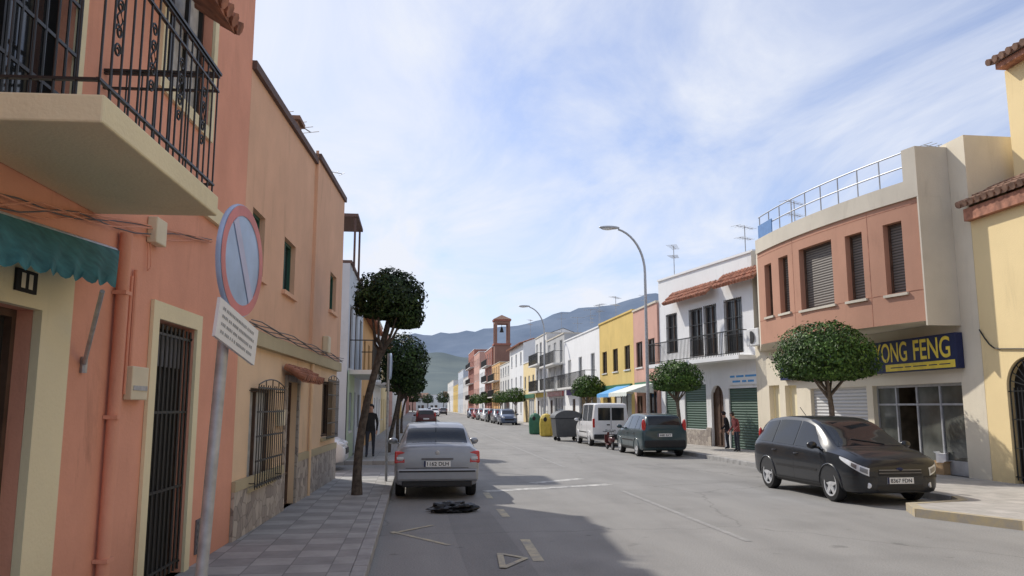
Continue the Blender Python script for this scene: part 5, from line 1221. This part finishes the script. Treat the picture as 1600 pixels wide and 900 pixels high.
# ------------------------------------------------------------------ hills
def ridge(name, pts, D, mat, amp, depth, seed):
    mb = MB(); n = 260; rows = 14; x0, x1 = pts[0][0], pts[-1][0]; vs = []
    for i in range(n+1):
        px = x0+(x1-x0)*i/n
        for (a, ya), (b, yb) in zip(pts, pts[1:]):
            if a <= px <= b: py = ya+(yb-ya)*(px-a)/(b-a); break
        r = ray(px, py); k = D/math.hypot(r.x, r.y); top = CAM+r*k
        dirv = Vector((r.x, r.y, 0)).normalized()
        for j in range(rows+1):
            s = j/rows; z = top.z*(1-s)**1.15-2*s; q = top-dirv*depth*s; z += amp*noise.noise(Vector((q.x*.004, q.y*.004, seed)))*(.25+s)*(1-s)+amp*.35*noise.noise(Vector((q.x*.015, q.y*.015, seed)))*(1-s)
            vs.append((q.x, q.y, z))
    mb.add(vs, [(i*(rows+1)+j,(i+1)*(rows+1)+j,(i+1)*(rows+1)+j+1,i*(rows+1)+j+1) for i in range(n) for j in range(rows)])
    return struct(mb.build(name, mat, None, smooth=70))
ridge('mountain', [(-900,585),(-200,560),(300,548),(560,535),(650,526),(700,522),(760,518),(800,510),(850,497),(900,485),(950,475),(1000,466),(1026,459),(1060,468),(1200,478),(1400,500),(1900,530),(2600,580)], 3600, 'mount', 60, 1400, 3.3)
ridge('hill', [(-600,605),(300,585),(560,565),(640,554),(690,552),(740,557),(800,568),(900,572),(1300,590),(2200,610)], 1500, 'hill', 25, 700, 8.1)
# ------------------------------------------------------------------ world, sun, camera
SUN_AZ = Vector((-.59, .81)).normalized(); EL = math.radians(41.5)
sv = Vector((SUN_AZ.x*math.cos(EL), SUN_AZ.y*math.cos(EL), math.sin(EL)))
w = bpy.data.worlds.new('World'); scn.world = w; w.use_nodes = True; nt = w.node_tree; bg = nt.nodes['Background']
sky = nd(nt, 'ShaderNodeTexSky', sky_type='NISHITA', sun_disc=False, sun_elevation=EL, sun_rotation=math.atan2(SUN_AZ.x, SUN_AZ.y), air_density=1.0, dust_density=1.0, ozone_density=1.5)
tc = nd(nt, 'ShaderNodeTexCoord'); sx = nd(nt, 'ShaderNodeSeparateXYZ', {0: tc.outputs['Generated']})
def mth(op, a, b=None):
    n = nd(nt, 'ShaderNodeMath', operation=op)
    for i, x in enumerate((a, b)):
        if x is None: continue
        if isinstance(x, bpy.types.NodeSocket): nt.links.new(x, n.inputs[i])
        else: n.inputs[i].default_value = x
    return n.outputs[0]
zz = mth('ADD', mth('MAXIMUM', sx.outputs[2], 0.0), .14)
cv = nd(nt, 'ShaderNodeCombineXYZ', {0: mth('DIVIDE', sx.outputs[0], zz), 1: mth('DIVIDE', sx.outputs[1], zz)})
mp = nd(nt, 'ShaderNodeMapping', {'Vector': cv.outputs[0], 'Rotation': (0,0,.9), 'Scale': (1.0,.5,1)})
n1 = nd(nt, 'ShaderNodeTexNoise', {'Vector': mp.outputs[0], 'Scale': 1.9, 'Detail': 13, 'Roughness': .6, 'Distortion': .6})
n2 = nd(nt, 'ShaderNodeTexNoise', {'Vector': cv.outputs[0], 'Scale': .6, 'Detail': 4})
s_ = mth('ADD', mth('MULTIPLY', n1.outputs['Fac'], .62), mth('MULTIPLY', n2.outputs['Fac'], .42))
hz = mth('POWER', mth('SUBTRACT', 1.0, mth('MAXIMUM', sx.outputs[2], 0.0)), 5.0)
cl = ramp(nt, s_, [(.44, (.18,.18,.18)), (.63, (.86,.86,.86))])
sd = nd(nt, 'ShaderNodeVectorMath', operation='DOT_PRODUCT'); nt.links.new(tc.outputs['Generated'], sd.inputs[0]); sd.inputs[1].default_value = sv
veil = mth('MULTIPLY', mth('POWER', mth('MAXIMUM', sd.outputs['Value'], 0.0), 5.0), .28)
fac = mth('MINIMUM', mth('ADD', mth('ADD', cl, mth('MULTIPLY', hz, .42)), veil), 1.0)
skyc = mul(nt, sky.outputs[0], (.78,.85,1.06))
mix = mul(nt, skyc, (5.7,5.95,6.55), fac, 'MIX')
nt.links.new(mix, bg.inputs['Color']); bg.inputs['Strength'].default_value = .15
ld = bpy.data.lights.new('Sun', 'SUN'); ld.energy = 3.9; ld.angle = math.radians(.8); ld.color = (1,.94,.85)
lo_ = bpy.data.objects.new('Sun', ld); COL.objects.link(lo_); lo_.rotation_euler = sv.to_track_quat('Z','Y').to_euler()
cd = bpy.data.cameras.new('Camera'); cd.sensor_width = 36; cd.lens = 36*FP/1600; cd.clip_end = 20000; cd.clip_start = .05
co = bpy.data.objects.new('Camera', cd); COL.objects.link(co); co.location = CAM; co.rotation_euler = (math.pi/2+PITCH, 0, YAW); scn.camera = co
scn.view_settings.view_transform = 'Standard'; scn.view_settings.look = 'None'; scn.view_settings.exposure = 0
